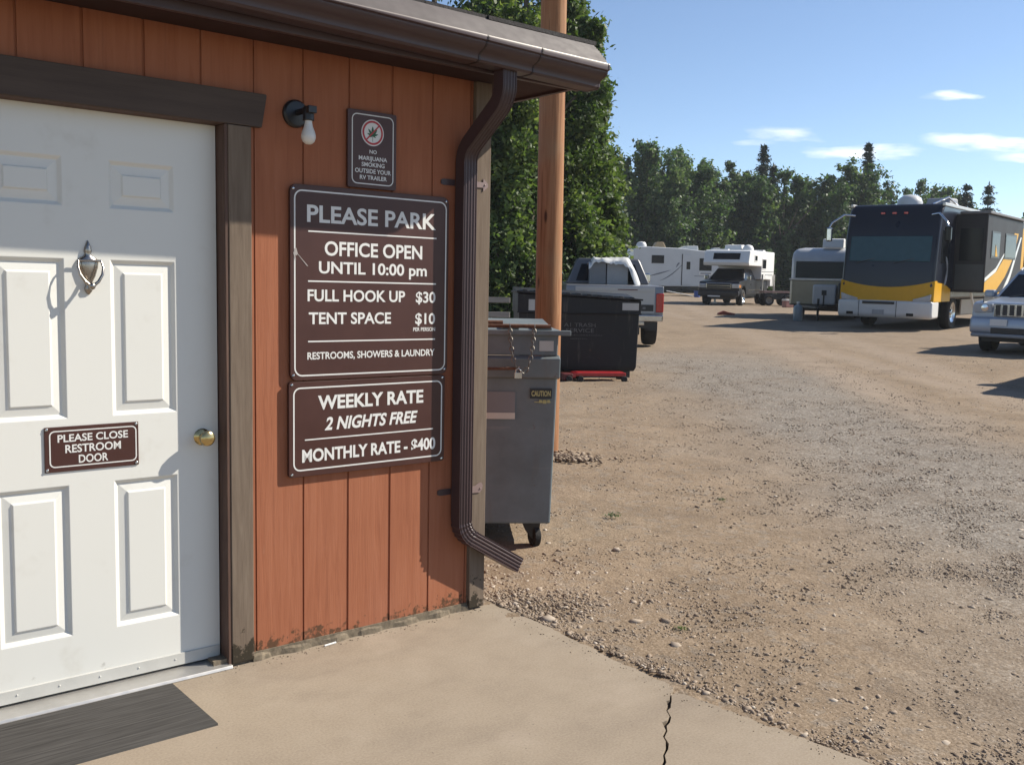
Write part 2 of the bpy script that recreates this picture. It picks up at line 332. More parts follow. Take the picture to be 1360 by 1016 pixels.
bld = empty('restroom_building', 'red-brown wooden restroom building with white door, brown gutter and downspout', 'building', (BX, BY, 0), BRZ)
rnd = random.Random(3)
def jag(p, q, n, amp):
    out = []
    for i in range(n+1):
        t = i/n; e = 0 if i in (0, n) else 1
        out.append((p[0]*(1-t)+q[0]*t+rnd.uniform(-amp, amp)*e, p[1]*(1-t)+q[1]*t+rnd.uniform(-amp, amp)*e))
    return out
def make_slab():
    ck = jag((1.228, 1.222), (1.09, 1.315), 5, .012)+jag((1.09, 1.315), (.9, 1.46), 6, .016)[1:]+jag((.9, 1.46), (.745, 1.593), 5, .014)[1:]+jag((.745, 1.593), (-.4, 2.4), 14, .03)[1:]+jag((-.4, 2.4), (-1.6, 3.6), 10, .03)[1:]
    w = [.010+.004*math.sin(i*1.7)+(.012 if i in (0, 4, 9) else 0)+rnd.uniform(0, .004) for i in range(len(ck))]
    a = [(u+w[i]*.35, o-w[i]*.4) for i, (u, o) in enumerate(ck)]; b = [(u+w[i]*-.0, o+w[i]*.75) for i, (u, o) in enumerate(ck)]
    ed = jag((1.285, -.02), (1.30, .385), 14, .008)+jag((1.30, .385), (1.257, .817), 16, .008)[1:]+jag((1.257, .817), (1.238, 1.19), 12, .009)[1:]
    A = [(-4., -.02)]+ed+[(1.222, 1.20)]+a+[(-4, 3.6)]
    e2 = jag((1.215, 1.275), (1.244, 1.563), 10, .008)+jag((1.244, 1.563), (1.284, 2.0), 14, .009)[1:]+jag((1.284, 2.), (1.31, 3.9), 12, .008)[1:]
    Bp = [(-1.6, 3.9)]+b[::-1]+[(1.2, 1.254)]+e2
    m = MB()
    for poly in (A, Bp): m.prism([(u, -o) for u, o in poly], 'z', -.12, 0)
    o = m.build('concrete_slab', CONC, bevel=.008, seg=2); o.matrix_world = Matrix.Translation((BX, BY, 0)) @ Matrix.Rotation(BRZ, 4, 'Z'); struct(o)
make_slab()

# ------------------------------------------------------------------ building
def siding_boards(u0, u1, z0, z1, off=.055, back=.03):
    "one panel of grooved siding, grooves every 20 cm"
    gr = [.326+.2003*k for k in range(-22, 5)]
    pts = [(u0, -back), (u0, -off)]
    for g in gr:
        if u0+.01 < g < u1-.01: w_ = .0034+.0012*math.sin(g*37); pts += [(g-w_-.001, -off), (g-w_, -off+.006), (g+w_, -off+.006), (g+w_+.001, -off)]
    pts += [(u1, -off), (u1, -back)]
    return MB().prism(pts, 'z', z0, z1)
m = MB()
for a in ((.1, 1.14, .034, 2.346), (-1.08, .1, 2.125, 2.346), (-3.2, -1.02, .034, 2.346)):
    q = siding_boards(*a); m.add(q.v, q.f)
m.box(1.12, 1.19, -.03, 5, .034, 2.346)                    # end wall round the corner
m.box(-3.2, 1.12, 4.93, 5, .034, 2.346); m.box(-3.25, -3.2, -.055, 5, .034, 2.346)
for k in range(24): m.box(1.188, 1.1905, .1+.2*k, .19+.2*k+.1, .036, 2.345)
siding = m.build('siding', SIDING, bld)
def mottled_strip():
    m = MB(); n = 60; rings = []
    for i in range(n+1):
        u = .105+(1.14-.105)*i/n; h = .031+.004*math.sin(i*.9)+rnd.uniform(0, .003); d = .066+.008*math.sin(i*.63+1)+rnd.uniform(0, .004)
        rings.append([(u, -.03, -.01), (u, -d, -.005), (u, -d+.004, h*.6), (u, -.05, h), (u, -.03, h)])
    return m.loft(rings)
mottled_strip().build('footing', FOUND, bld)
MB().box(-.05, 1.14, -.06, 5, -.15, .034).box(-3.2, -.05, -.02, 5, -.15, .0).build('wall_core', FOUND, bld)
# inside of the doorway, dark behind the door
MB().box(-1.02, .1, .06, .08, 0, 2.13).build('inner_wall', SOFFIT, bld)
# door casing
dt = MB()
dt.box(.018, .107, -.075, -.02, .012, 2.028)
dt.box(-1.02, -.932, -.075, -.02, .012, 2.028)
dt.build('door_casing', TRIM, bld, bevel=.003)
MB().prism([(-1.07, 2.03), (.148, 2.03), (.168, 2.145), (.166, 2.152), (-1.07, 2.152)], 'y', -.078, -.02).build('head_casing', mat('shade-darkened head board', (.098, .074, .062), .75, var=.2, scale=7, bump=.25, bscale=40, stretch=(.3, 3, 4), spec=.15), bld, bevel=.003)  # eave shade put into the colour, so darker than the side casing
dj = MB().box(.004, .0175, -.072, .05, .012, 2.029).box(-.9315, -.918, -.072, .05, .012, 2.029).box(-.918, .004, -.072, .05, 2.0285, 2.04)
dj.box(-.004, .0045, .012, .028, .02, 2.0285)
dj.build('door_jamb', JAMB, bld, bevel=.002)
# corner board
MB().box(1.141, 1.226, -.076, -.03, .008, 2.345).box(1.1905, 1.225, -.03, .06, .008, 2.345).build('corner_board', TRIM, bld, bevel=.003)

def make_door():
    rows = [(.222, .752), (.985, 1.527), (1.704, 1.866)]; cols = [(-.757, -.533), (-.381, -.157)]
    us = [-.914, -.757, -.533, -.381, -.157, 0]; zs = [.028, .222, .752, .985, 1.527, 1.704, 1.866, 2.0275]
    m = MB(); prof = [(0, 0), (.013, .0115), (.043, .0065), (.0475, .0015)]
    for i in range(5):
        for j in range(7):
            u0, u1, z0, z1 = us[i], us[i+1], zs[j], zs[j+1]
            if i in (1, 3) and j in (1, 3, 5):
                rings = []
                for d, y in prof: rings.append([(u0+d, y, z0+d), (u1-d, y, z0+d), (u1-d, y, z1-d), (u0+d, y, z1-d)])
                m.loft(rings, cap=False); m.add(rings[-1], [(0, 1, 2, 3)])
            else: m.add([(u0, 0, z0), (u1, 0, z0), (u1, 0, z1), (u0, 0, z1)], [(0, 1, 2, 3)])
    m.add([(-.914, .044, .028), (0, .044, .028), (0, .044, 2.0275), (-.914, .044, 2.0275), (-.914, 0, .028), (0, 0, .028), (0, 0, 2.0275), (-.914, 0, 2.0275)], [(0, 1, 2, 3), (0, 1, 5, 4), (1, 2, 6, 5), (2, 3, 7, 6), (3, 0, 4, 7)])
    bm = bmesh.new(); me = bpy.data.meshes.new('t'); me.from_pydata(m.v, [], m.f); bm.from_mesh(me); bmesh.ops.remove_doubles(bm, verts=bm.verts, dist=1e-5); bm.to_mesh(me)
    m.v = [tuple(v.co) for v in me.vertices]; m.f = [tuple(p.vertices) for p in me.polygons]; bm.free()
    d = m.build('door', DOORW, bld, bevel=.002, seg=2)
    # knob
    k = MB(); c = (-.062, 0, .884)
    k.lathe([(.031, 0), (.0315, .003), (.027, .008), (.014, .012), (.0115, .024), (.016, .032), (.025, .038), (.0285, .049), (.027, .059), (.019, .066), (.0, .067)], c, (0, -1, 0), 28)
    k.build('knob', BRASS, d, smooth=40)
    # knocker: urn-shaped plate, finial, swinging bail and striker
    kx = -.455; q = MB()
    def half(zr):
        rings = []
        for z, w, h in zr: rings.append([(kx+w*math.cos(a), -h*max(0, math.sin(a))-.0004, z) for a in [PI*i/10 for i in range(11)]]+[(kx-w, .001, z), (kx+w, .001, z)])
        return rings
    q.loft(half([(1.408, .004, .006), (1.418, .012, .012), (1.43, .014, .014), (1.438, .009, .011), (1.446, .012, .012), (1.47, .024, .016), (1.50, .033, .018), (1.52, .035, .018), (1.53, .030, .016), (1.537, .017, .013), (1.545, .010, .012), (1.553, .013, .014), (1.566, .0115, .013), (1.58, .006, .009), (1.59, .002, .004)]))
    q.build('knocker', PEWTER, d, smooth=50)
    q2 = MB(); L = [(kx-.037, -.022, 1.522), (kx-.041, -.032, 1.50), (kx-.036, -.038, 1.475), (kx-.022, -.042, 1.452), (kx-.006, -.043, 1.438), (kx+.006, -.043, 1.438), (kx+.022, -.042, 1.452), (kx+.036, -.038, 1.475), (kx+.041, -.032, 1.50), (kx+.037, -.022, 1.522)]
    q2.tube(L, [.003, .004, .005, .0055, .006, .006, .0055, .005, .004, .003], 8); q2.lathe([(0, -.014), (.009, -.009), (.0125, 0), (.009, .009), (0, .014)], (kx, -.042, 1.436), (0, 0, 1), 12)
    q2.tube([(kx-.038, -.018, 1.522), (kx+.038, -.018, 1.522)], .004, 8)
    q2.build('knocker_bail', PEWTER, d, smooth=50)
    q3 = MB().box(-.914, -.004, -.006, .0, .03, .075)
    for i in range(7): q3.lathe([(.004, 0), (.003, .002), (0, .0025)], (-.85+.135*i, -.006, .055), (0, -1, 0), 8)
    q3.build('door_sweep', mat('off-white sweep', (.6, .59, .55), .5), d, bevel=.002)
    return d
make_door()
th = MB().prism([(-.088, .001), (-.082, .012), (-.05, .018), (.03, .022), (.03, .001)], 'x', -.93, .016)
th.build('threshold', ALU, bld, bevel=.002)

# roof, soffit, fascia, gutter
U0, U1 = -3.5, 1.545
rf = MB(); sl = .25
for k in range(16):                                       # overlapping shingle courses
    y0, y1 = -.372+.16*k, -.372+.16*(k+1)+.03; z0 = 2.508+sl*(y0+.372)
    for j in range(17):
        ua = U0+(U1+.02-U0)*j/17; ub = U0+(U1+.02-U0)*(j+1)/17-.003; e = rnd.uniform(-.006, .006) if k < 3 else 0; h = rnd.uniform(0, .004)
        rf.prism([(y0+e, z0+.004), (y1, z0+sl*(y1-y0)-.0015), (y1, z0+sl*(y1-y0)+.006), (y0+e, z0+.018+h)], 'x', ua, ub)
roof = rf.build('roof', SHINGLE, bld)
MB().prism([(-.30, 2.495), (2.35, 2.495+sl*2.65), (5.3, 2.495-sl*.3+.0), (5.3, 2.47), (2.35, 2.47+sl*2.65), (-.30, 2.47)], 'x', U0, U1).build('roof_deck', SOFFIT, roof)
sf = MB().box(U0, U1-.02, -.285, 5.2, 2.347, 2.359)
sf.build('soffit', SOFFIT, bld)
MB().box(U0, U1-.01, -.308, -.286, 2.325, 2.5).build('fascia', GUTTER, bld, bevel=.003)
MB().prism([(-.285, 2.335), (2.35, 2.335+.0), (2.35, 2.47+sl*2.6), (-.285, 2.488)], 'x', U1-.03, U1-.008).build('rake_board', GUTTER, bld)
def gut_prof(u, d=0):
    zb = 2.352-.02*u
    P = [(.309, zb+.006), (.335, zb), (.398, zb), (.408, zb+.008), (.4085, zb+.022), (.413, zb+.031), (.424, zb+.037), (.438, zb+.042), (.449, zb+.05), (.4555, zb+.06), (.4555, zb+.066), (.4675, zb+.07)]
    zt = 2.428-.006*u
    P += [(.4685, zt-.006), (.466, zt), (.452, zt+.001), (.31, zt+.002)]
    if d:
        P = [(o+(d if .33 < o else 0), z-(d if z < zb+.015 else 0)) for o, z in P]
    return [(u, -o, z) for o, z in P]
g = MB().loft([gut_prof(u) for u in (U0, -2, -1, 0, .5, 1, 1.545)])
gut = g.build('gutter', GUTTER, bld, smooth=35)
for ua, ub in ((.896, .904), (1.172, 1.180)): MB().loft([gut_prof(ua, .0022), gut_prof(ub, .0022)]).build('gutter_seam', mat('gutter seam', (.03, .018, .017), .5), gut)
MB().loft([gut_prof(1.5452, .0015), gut_prof(1.556, .0015)]).build('gutter_end_cap', GUTTER, gut, bevel=.002)
gd = MB(); rings = []
prof = []
for i in range(19):
    t = i/18; o = .462-.098*t; z = 2.4315+.084*t+.006*math.sin(t*PI); prof.append((o, z+(.0045 if i % 2 else -.002)))
gd.loft([[(u, -o, z-.006*u*(1-i/18)) for i, (o, z) in enumerate(prof)] for u in (U0, -1.2, 0, .8, 1.543)], cap=False, closed=False)
gd.build('leaf_guard', GUARD, gut)

def downspout():
    xs = [-.035+.07*i/28 for i in range(29)]
    def rib(x): return -.0045*max(0, math.cos((x/.07)*2*PI*4.5))**.6 if math.cos((x/.07)*2*PI*4.5) > 0 and abs(x) < .031 else 0
    hw = .031
    sec = [(x, hw+rib(x)) for x in xs]+[(x, -hw-rib(x)) for x in xs[::-1]]
    FO = -.0965                                            # centre line of the lower run
    P = [(1.077, -.352, 2.345), (1.077, -.352, 2.275)]; A = [(1, 0, 0)]*2; N = [(0, -1, 0)]*2
    # upper S: out of the gutter, back to the wall
    y, z, a = -.352, 2.275, 0.
    tgt = FO+.352; th = R(54); r = .10; run = (tgt-2*r*(1-math.cos(th)))/math.sin(th)
    def go(L, ang, sc):
        nonlocal y, z
        y += L*math.sin(ang); z -= L*math.cos(ang); P.append((1.077, y, z)); A.append((1, 0, 0)); N.append((0, -math.cos(ang)*sc, -math.sin(ang)*sc))
    for i in range(8): go(r*th/8, th*(i+.5)/8, 1)
    go(run, th, 1)
    for i in range(8): go(r*th/8, th*(1-(i+.5)/8), 1)
    for zz in (z-.03, 1.6, 1.2, .8, .43): P.append((1.077, FO, zz)); A.append((1, 0, 0)); N.append((0, -1, 0))
    # lower elbow: turns along the wall, out past the corner; crimped
    x, z = 1.077, .43; th = R(59); r = .1
    for i in range(10):
        an = th*(i+.5)/10; x += r*th/10*math.sin(an); z -= r*th/10*math.cos(an); sc = 1.05 if i % 2 else .94
        P.append((x, FO, z)); A.append((math.cos(an)*sc, 0, math.sin(an)*sc)); N.append((0, -sc, 0))
    for L in (.012, .15, .16): x += L*math.sin(th); z -= L*math.cos(th); P.append((x, FO, z)); A.append((math.cos(th), 0, math.sin(th))); N.append((0, -1, 0))
    rings = []
    for p, a, n in zip(P, A, N):
        p = Vector(p); a = Vector(a); n = Vector(n); rings.append([tuple(p+a*q+n*c) for q, c in sec])
    d = MB().loft(rings).build('downspout', GUTTER, bld, smooth=25)
    for zc, hook in ((1.905, True), (.558, False)):
        b = MB(); b.box(1.1125, 1.1155, -.0805, -.062, zc-.014, zc+.014)
        if hook: b.prism([(1.1155, zc-.013), (1.182, zc-.011), (1.182, zc-.028), (1.208, zc-.007), (1.208, zc+.007), (1.182, zc+.028), (1.182, zc+.012), (1.1155, zc+.013)], 'y', -.0805, -.0775)
        else: b.prism([(1.1155, zc-.015), (1.19, zc-.018), (1.202, zc-.006), (1.206, zc+.014), (1.198, zc+.026), (1.184, zc+.026), (1.16, zc+.014), (1.1155, zc+.012)], 'y', -.0805, -.0775)
        b.lathe([(.005, 0), (.004, .003), (0, .004)], (1.19, -.0805, zc), (0, -1, 0), 10)
        b.build('bracket', mat('brown strap', (.27, .19, .175), .45, 0), d)
        e = MB().prism([(.985, zc-.013), (1.043, zc-.013), (1.043, zc+.013), (.985, zc+.013), (.972, zc+.008), (.972, zc-.008)], 'y', -.0605, -.0555); e.build('bracket', GUTTER, d)
downspout()

# ------------------------------------------------------------------ things on the wall
def bthing(name, label, cat, u, off, z, group=None):
    return empty(name, label, cat, bw(u, off, z), BRZ, group), (u, -off, z)
# wall lamp
t, o = bthing('wall_lamp', 'black wall lamp with a bare white bulb above the signs', 'lamp', .292, .055, 2.03)
MB(o).lathe([(.052, 0), (.052, .012), (.045, .02), (.012, .024), (0, .024)], (.292, -.055, 2.1), (0, -1, 0), 28).build('backplate', IRON, t, smooth=35)
MB(o).tube([(.292, -.07, 2.103), (.292, -.155, 2.103)], .0115, 12).lathe([(.0, -.03), (.021, -.03), (.021, .016), (.017, .022), (0, .022)], (.292, -.165, 2.092), (0, 0, 1), 18).box(.275, .309, -.2, -.165, 2.087, 2.113).build('arm', IRON, t, bevel=.002, smooth=40)
MB(o).lathe([(.0, -.068), (.012, -.066), (.022, -.057), (.0265, -.045), (.027, -.036), (.024, -.022), (.017, -.004), (.0135, .012), (.0135, .03), (0, .03)], (.292, -.165, 2.043), (0, 0, 1), 22).build('bulb', BULB, t, smooth=50)

def text_geo(body, bold):
    c = bpy.data.curves.new('t', 'FONT'); c.body = body; c.size = 1; c.offset = bold; c.resolution_u = 4
    ob = bpy.data.objects.new('t', c); COL.objects.link(ob); dg = bpy.context.evaluated_depsgraph_get(); dg.update()
    me = bpy.data.meshes.new_from_object(ob.evaluated_get(dg)); v = [(q.co.x, q.co.y) for q in me.vertices]; f = [tuple(p.vertices) for p in me.polygons]
    bpy.data.objects.remove(ob); bpy.data.curves.remove(c); bpy.data.meshes.remove(me); return v, f
_H = text_geo('H', .0); CAP = max(y for x, y in _H[0])-min(y for x, y in _H[0])
def put_text(m, body, u0, u1, z0, z1, y, bold=.022, it=0):
    v, f = text_geo(body, bold); xa = min(p[0] for p in v); xb = max(p[0] for p in v); k = (z1-z0)/(CAP+2*bold)
    sx = (u1-u0-it*(z1-z0))/(xb-xa)
    m.add([(u0+(x-xa)*sx+it*(yy+bold)*k, y, z0+(yy+bold)*k) for x, yy in v], f)
def rrect(u0, u1, z0, z1, r, n=6):
    P = []
    for cx, cz, a0 in ((u1-r, z1-r, 0), (u0+r, z1-r, 90), (u0+r, z0+r, 180), (u1-r, z0+r, 270)):
        P += [(cx+r*math.cos(R(a0+90*i/n)), cz+r*math.sin(R(a0+90*i/n))) for i in range(n+1)]
    return P
def frame(m, u0, u1, z0, z1, r, w, y):
    a = rrect(u0, u1, z0, z1, r); b = rrect(u0+w, u1-w, z0+w, z1-w, r-w); n = len(a)
    m.add([(p[0], y, p[1]) for p in a]+[(p[0], y, p[1]) for p in b], [(i, (i+1) % n, n+(i+1) % n, n+i) for i in range(n)])
def sign(name, label, rect, r, off, th, brd, brw, brr, texts, rules=(), bold=.022, screws=(), group=None):
    u0, u1, z0, z1 = rect; t, o = bthing(name, label, 'sign', (u0+u1)/2, off, z0, group)
    MB(o).prism(rrect(u0, u1, z0, z1, r), 'y', -off-th, -off).build('board', SIGN, t, bevel=.0012)
    y = -off-th-.0006; b = MB(o); frame(b, *brd, brr, brw, y); b.build('border', WHITEV, t)
    l = MB(o)
    for tx in texts: put_text(l, *tx[:5], y, bold, tx[5] if len(tx) > 5 else 0)
    for ua, ub, z, h in rules: l.add([(ua, y, z-h/2), (ub, y, z-h/2), (ub, y, z+h/2), (ua, y, z+h/2)], [(0, 1, 2, 3)])
    l.build('lettering', WHITEV, t)
    for ux, zx in screws: MB(o).lathe([(.0055, 0), (.004, .002), (0, .0026)], (ux, y, zx), (0, -1, 0), 10).build('screw', CHROME, t)
    return t, o
t, o = sign('park_sign', 'large brown sign reading PLEASE PARK with office hours and hook up prices', (.262, 1.004, 1.084, 1.838), .03, .06, .014, (.278, .992, 1.1, 1.818), .0058, .034,
     [('PLEASE PARK', .333, .937, 1.697, 1.763), ('OFFICE OPEN', .409, .868, 1.571, 1.627), ('UNTIL 10:00 pm', .384, .892, 1.501, 1.548), ('FULL HOOK UP', .335, .784, 1.392, 1.438), ('$30', .838, .938, 1.39, 1.436), ('TENT SPACE', .34, .716, 1.303, 1.349), ('$10', .836, .937, 1.3, 1.346), ('PER PERSON', .826, .938, 1.27, 1.286), ('RESTROOMS, SHOWERS & LAUNDRY', .334, .937, 1.165, 1.193)],
     [(.338, .94, 1.662, .0055), (.337, .94, 1.470, .0055), (.337, .938, 1.2355, .0055)], screws=[(.275, 1.105), (.99, 1.105), (.275, 1.82), (.99, 1.82)])
s = MB(o); y = -.0752
for a in ([(.277, 1.592), (.287, 1.596), (.294, 1.572), (.286, 1.566)], [(.29, 1.575), (.294, 1.573), (.337, 1.528), (.333, 1.527)], [(.274, 1.578), (.28, 1.582), (.286, 1.55), (.282, 1.549)]): s.add([(u, y, z) for u, z in a], [(0, 1, 2, 3)])
s.build('scratch', mat('pale scratch', (.42, .38, .36), .7), t)
sign('rate_sign', 'brown sign reading WEEKLY RATE and MONTHLY RATE, mounted under the larger price sign', (.255, .993, .704, 1.079), .012, .06, .014, (.273, .979, .727, 1.057), .0058, .03,
     [('WEEKLY RATE', .38, .881, .965, 1.021), ('2 NIGHTS FREE', .41, .853, .881, .933, .22), ('MONTHLY RATE - $400', .311, .946, .76, .811)], [(.323, .933, .849, .005)], bold=.03, screws=[(.268, .715), (.98, .715), (.268, 1.068), (.98, 1.068)])
t, o = sign('smoking_sign', 'small dark sign with a crossed-out leaf reading NO MARIJUANA SMOKING', (.512, .738, 1.846, 2.15), .008, .06, .011, (.53, .724, 1.861, 2.136), .0042, .024,
     [('NO', .611, .645, 1.984, 1.9985), ('MARIJUANA', .562, .694, 1.956, 1.9725), ('SMOKING', .575, .682, 1.9315, 1.948), ('OUTSIDE YOUR', .545, .712, 1.9055, 1.9225), ('RV TRAILER', .567, .693, 1.88, 1.8965)], bold=.02)
def disc(m, cx, cz, r0, r1, y, n=40):
    m.add([(cx+r*math.cos(2*PI*i/n), y, cz+r*math.sin(2*PI*i/n)) for r in (r0, r1) for i in range(n)], [(i, (i+1) % n, n+(i+1) % n, n+i) for i in range(n)])
cx, cz, y = .625, 2.066, -.0718
m = MB(o); disc(m, cx, cz, 0.0005, .052, y); m.build('sign_disc', WHITEV, t)
m = MB(o)
for a, L in ((90, .038), (52, .034), (128, .034), (18, .027), (162, .027), (-20, .017), (200, .017)):
    ca, sa = math.cos(R(a)), math.sin(R(a)); w = L*.15; q = []
    for s_, ww in ((0, .15), (.35, .9), (.55, 1.), (.8, .6), (1, 0)): q.append((s_, ww))
    P = [(s_*L, ww*w) for s_, ww in q]+[(s_*L, -ww*w) for s_, ww in q[::-1][1:]]
    m.add([(cx+px*ca-pz*sa, y-.0005, cz-.012+px*sa+pz*ca) for px, pz in P], [tuple(range(len(P)))])
m.add([(cx-.001, y-.0005, cz-.035), (cx+.001, y-.0005, cz-.035), (cx+.001, y-.0005, cz-.012), (cx-.001, y-.0005, cz-.012)], [(0, 1, 2, 3)])
m.build('leaf_emblem', mat('printed green', (.02, .12, .05), .5), t)
m = MB(o); disc(m, cx, cz, .0395, .0475, y-.001)
d = Vector((math.cos(R(45)), math.sin(R(45)))); n_ = Vector((-d.y, d.x)); m.add([(cx+d.x*a+n_.x*b, y-.001, cz+d.y*a+n_.y*b) for a, b in ((-.04, -.003), (.04, -.003), (.04, .003), (-.04, .003))], [(0, 1, 2, 3)])
m.build('prohibition_ring', mat('printed red', (.5, .03, .04), .5), t)
sign('door_sign', 'small brown sign on the white door reading PLEASE CLOSE RESTROOM DOOR', (-.609, -.296, .803, .958), .003, .0006, .004, (-.594, -.303, .8185, .945), .0042, .018,
     [('PLEASE CLOSE', -.567, -.333, .9045, .9305), ('RESTROOM', -.543, -.358, .8665, .8945), ('DOOR', -.5, -.402, .829, .857)], bold=.02, screws=[(-.601, .811), (-.304, .811), (-.601, .95), (-.304, .95)])

# door mat, ribbed rubber
t = empty('door_mat', 'worn dark grey ribbed rubber mat lying before the white door', 'mat', bw(-.56, .31, 0), BRZ)
pr = [(-.515, 0)]
for i in range(106):
    oo = .512-(.512-.102)*i/105; pr.append((-oo, .0055+(.0022 if i % 2 else 0)))
pr.append((-.1, 0))
MB((-.56, -.31, 0)).prism(pr, 'x', -1.12, -.222).build('ribbed_pad', mat('worn rubber mat', (.066, .062, .058), .85, var=.5, scale=5, stretch=(.7, 22, 1), spec=.2), t)
t = MB((.43, -.085, 0)).lathe([(.004, -.028), (.004, .028)], (.43, -.085, .0045), (1, .12, 0), 8).build('cigarette_butt', WHITEV)
t.matrix_world = Matrix.Translation(bw(.43, .085)) @ Matrix.Rotation(BRZ, 4, 'Z'); tag(t, 'white cigarette butt lying on the slab at the foot of the siding', 'litter')

# ------------------------------------------------------------------ yard: pole, bins, fence
def at(px, d, z=None):
    "ground point seen at picture column px (of 1360), d metres ahead"
    return ((px-680)/F_PX*d+.02, d, gz(d) if z is None else z)
x, y, z = at(720, 8.3); z -= .15
t = empty('utility_pole', 'tall bare timber pole standing behind the grey bin at the building corner', 'pole', (x, y, z))
m = MB((x, y, z)); m.tube([(x+.022, y, z), (x+.02, y, z+1.2), (x+.01, y, z+4), (x, y, z+8.5)], [.112, .111, .106, .096], 40)
m.build('shaft', POLE, t, smooth=60)

def m_bin(name, base, scuff, rough=.55):
    t = NT(name); n = t.noise(3.5, 5, .65); c = t.ramp(n, [(.3, mul(base, .8)), (.7, mul(base, 1.2))])
    c = t.mix(t.math('MULTIPLY', t.step(t.noise(9, 4, .7, t.co('Object', (.35, 1, 2.2))), .6, .72), .55), c, scuff)          # long rubbed scrapes
    c = t.mix(t.math('MULTIPLY', t.step(t.noise(12, 5, .75), .64, .72), .7), c, (.14, .065, .035))                            # rust spots
    c = t.mix(t.math('MULTIPLY', t.step(t.noise(6, 4, .6, t.co('Object', (2.5, 1, .25))), .58, .75), .35), c, (.16, .14, .115))  # dried drips and dust
    return t.set(Base_Color=c, Roughness=t.math('MULTIPLY_ADD', n, .25, rough-.12), Specular_IOR_Level=.35, Normal=t.bump(t.noise(2.2, 3), .25, .05, t.bump(n, .2, .01)))
GREYBIN = m_bin('grey bin paint', (.165, .198, .212), (.235, .25, .255))
STICK = mat('pale sticker', (.5, .5, .48), .5, var=.08)
t = empty('trash_bin', 'grey metal trash bin on casters with chained lid, beside the building corner', 'bin', (-.285, 5.70, gz(5.3)), R(4))
m = MB()   # local: x right, -y towards the viewer
w0, w1, zb, zt = .485, .505, .145, .985
m.loft([[(-w0, -.40, zb), (w0, -.40, zb), (w0, .40, zb), (-w0, .40, zb)], [(-w1, -.43, zt), (w1, -.43, zt), (w1, .45, zt), (-w1, .45, zt)]])
m.build('body', GREYBIN, t, bevel=.01)
m = MB().prism([(-.468, 1.07), (-.43, 1.085), (-.43, .955), (-.455, .965)], 'x', -.515, .515).box(-.515, -.5, -.43, .45, .965, 1.085).box(.5, .515, -.43, .45, .965, 1.085)
m.build('rim', GREYBIN, t, bevel=.006)
m = MB().loft([[(-.5, -.44, 1.085), (.5, -.44, 1.085), (.5, .45, 1.085), (-.5, .45, 1.085)], [(-.505, -.435, 1.205), (.505, -.435, 1.205), (.505, .45, 1.26), (-.505, .45, 1.26)]]); m.build('lid_skirt', GREYBIN, t, bevel=.006)
m = MB().box(-.57, .57, -.46, -.42, 1.195, 1.222)
for i in range(6): m.box(-.52+.18*i, -.43+.18*i, -.42, .46, 1.215+.0, 1.238)
m.box(-.53, .53, -.42, .46, 1.198, 1.218); m.build('lid', GREYBIN, t, bevel=.004)
MB().tube([(-.6, -.44, 1.243), (.46, -.44, 1.243)], .011, 10).tube([(-.6, -.425, 1.262), (.2, -.43, 1.258)], .014, 8).build('lock_bar', RUST, t, smooth=50)
MB().tube([(-.6, -.525, 1.005), (.29, -.525, 1.02)], .008, 8).build('latch_rod', RUST, t, smooth=50)
def chain(m, pts, L=.034, r=.0031):
    pts = [Vector(p) for p in pts]; out = []; acc = 0
    for a, b in zip(pts, pts[1:]):
        n = max(1, int((b-a).length/(L*.68)))
        for i in range(n): out.append((a+(b-a)*((i+.5)/n), (b-a).normalized()))
    for k, (c, d) in enumerate(out):
        s_ = d.cross(Vector((0, 1, 0))).normalized() if k % 2 else Vector((0, 1, 0))
        ring = [c+d*(L/2*math.sin(q))+s_*(L*.3*math.cos(q)) for q in [2*PI*i/10 for i in range(11)]]
        m.tube(ring, r, 5)
m = MB(); chain(m, [(.235, -.47, 1.25), (.24, -.50, 1.16), (.25, -.525, 1.08), (.27, -.535, 1.02), (.31, -.535, .995)]); chain(m, [(.37, -.47, 1.25), (.36, -.50, 1.16), (.35, -.525, 1.09), (.335, -.535, 1.03), (.31, -.535, .995)])
m.build('chain', STEEL, t, smooth=60)
MB().box(.26, .30, -.548, -.528, .968, 1.0).tube([(.267, -.537, .998), (.268, -.537, 1.012), (.28, -.537, 1.022), (.292, -.537, 1.012), (.293, -.537, .998)], .0045, 8).build('padlock', CHROME, t, bevel=.004)
MB().box(.40, .478, -.4425, -.4395, 1.11, 1.165).build('sticker', STICK, t)
lb = MB(); lb.add([(.02, -.4305, .77), (.275, -.4305, .77), (.275, -.4325, .885), (.02, -.4325, .885)], [(0, 1, 2, 3)]); lb.build('faded_sticker', mat('faded sticker', (.22, .215, .22), .6, var=.06), t)
lb = MB(); lb.add([(.02, -.4320, .735), (.275, -.4320, .735), (.275, -.4325, .7695), (.02, -.4325, .7695)], [(0, 1, 2, 3)]); lb.build('sticker', mat('cream sticker', (.62, .59, .52), .6, var=.06), t)
m = MB().box(.355, .475, -.4352, -.4322, .85, .905); m.build('caution_label', BLACK, t)
m = MB(); put_text(m, 'CAUTION', .363, .468, .862, .892, -.4356, .03); m.build('caution_lettering', mat('yellow print', (.5, .47, .2), .6), t)
m = MB()
for i, (u, w) in enumerate(((.38, .022), (.406, .016), (.426, .02), (.45, .015))): m.box(u, u+w, -.4345, -.432, .822+(i % 2)*.004, .842) if i else m.box(.38, .47, -.4335, -.432, .828, .832)
m.build('worn_lettering', mat('yellow print', (.5, .47, .2)), t)
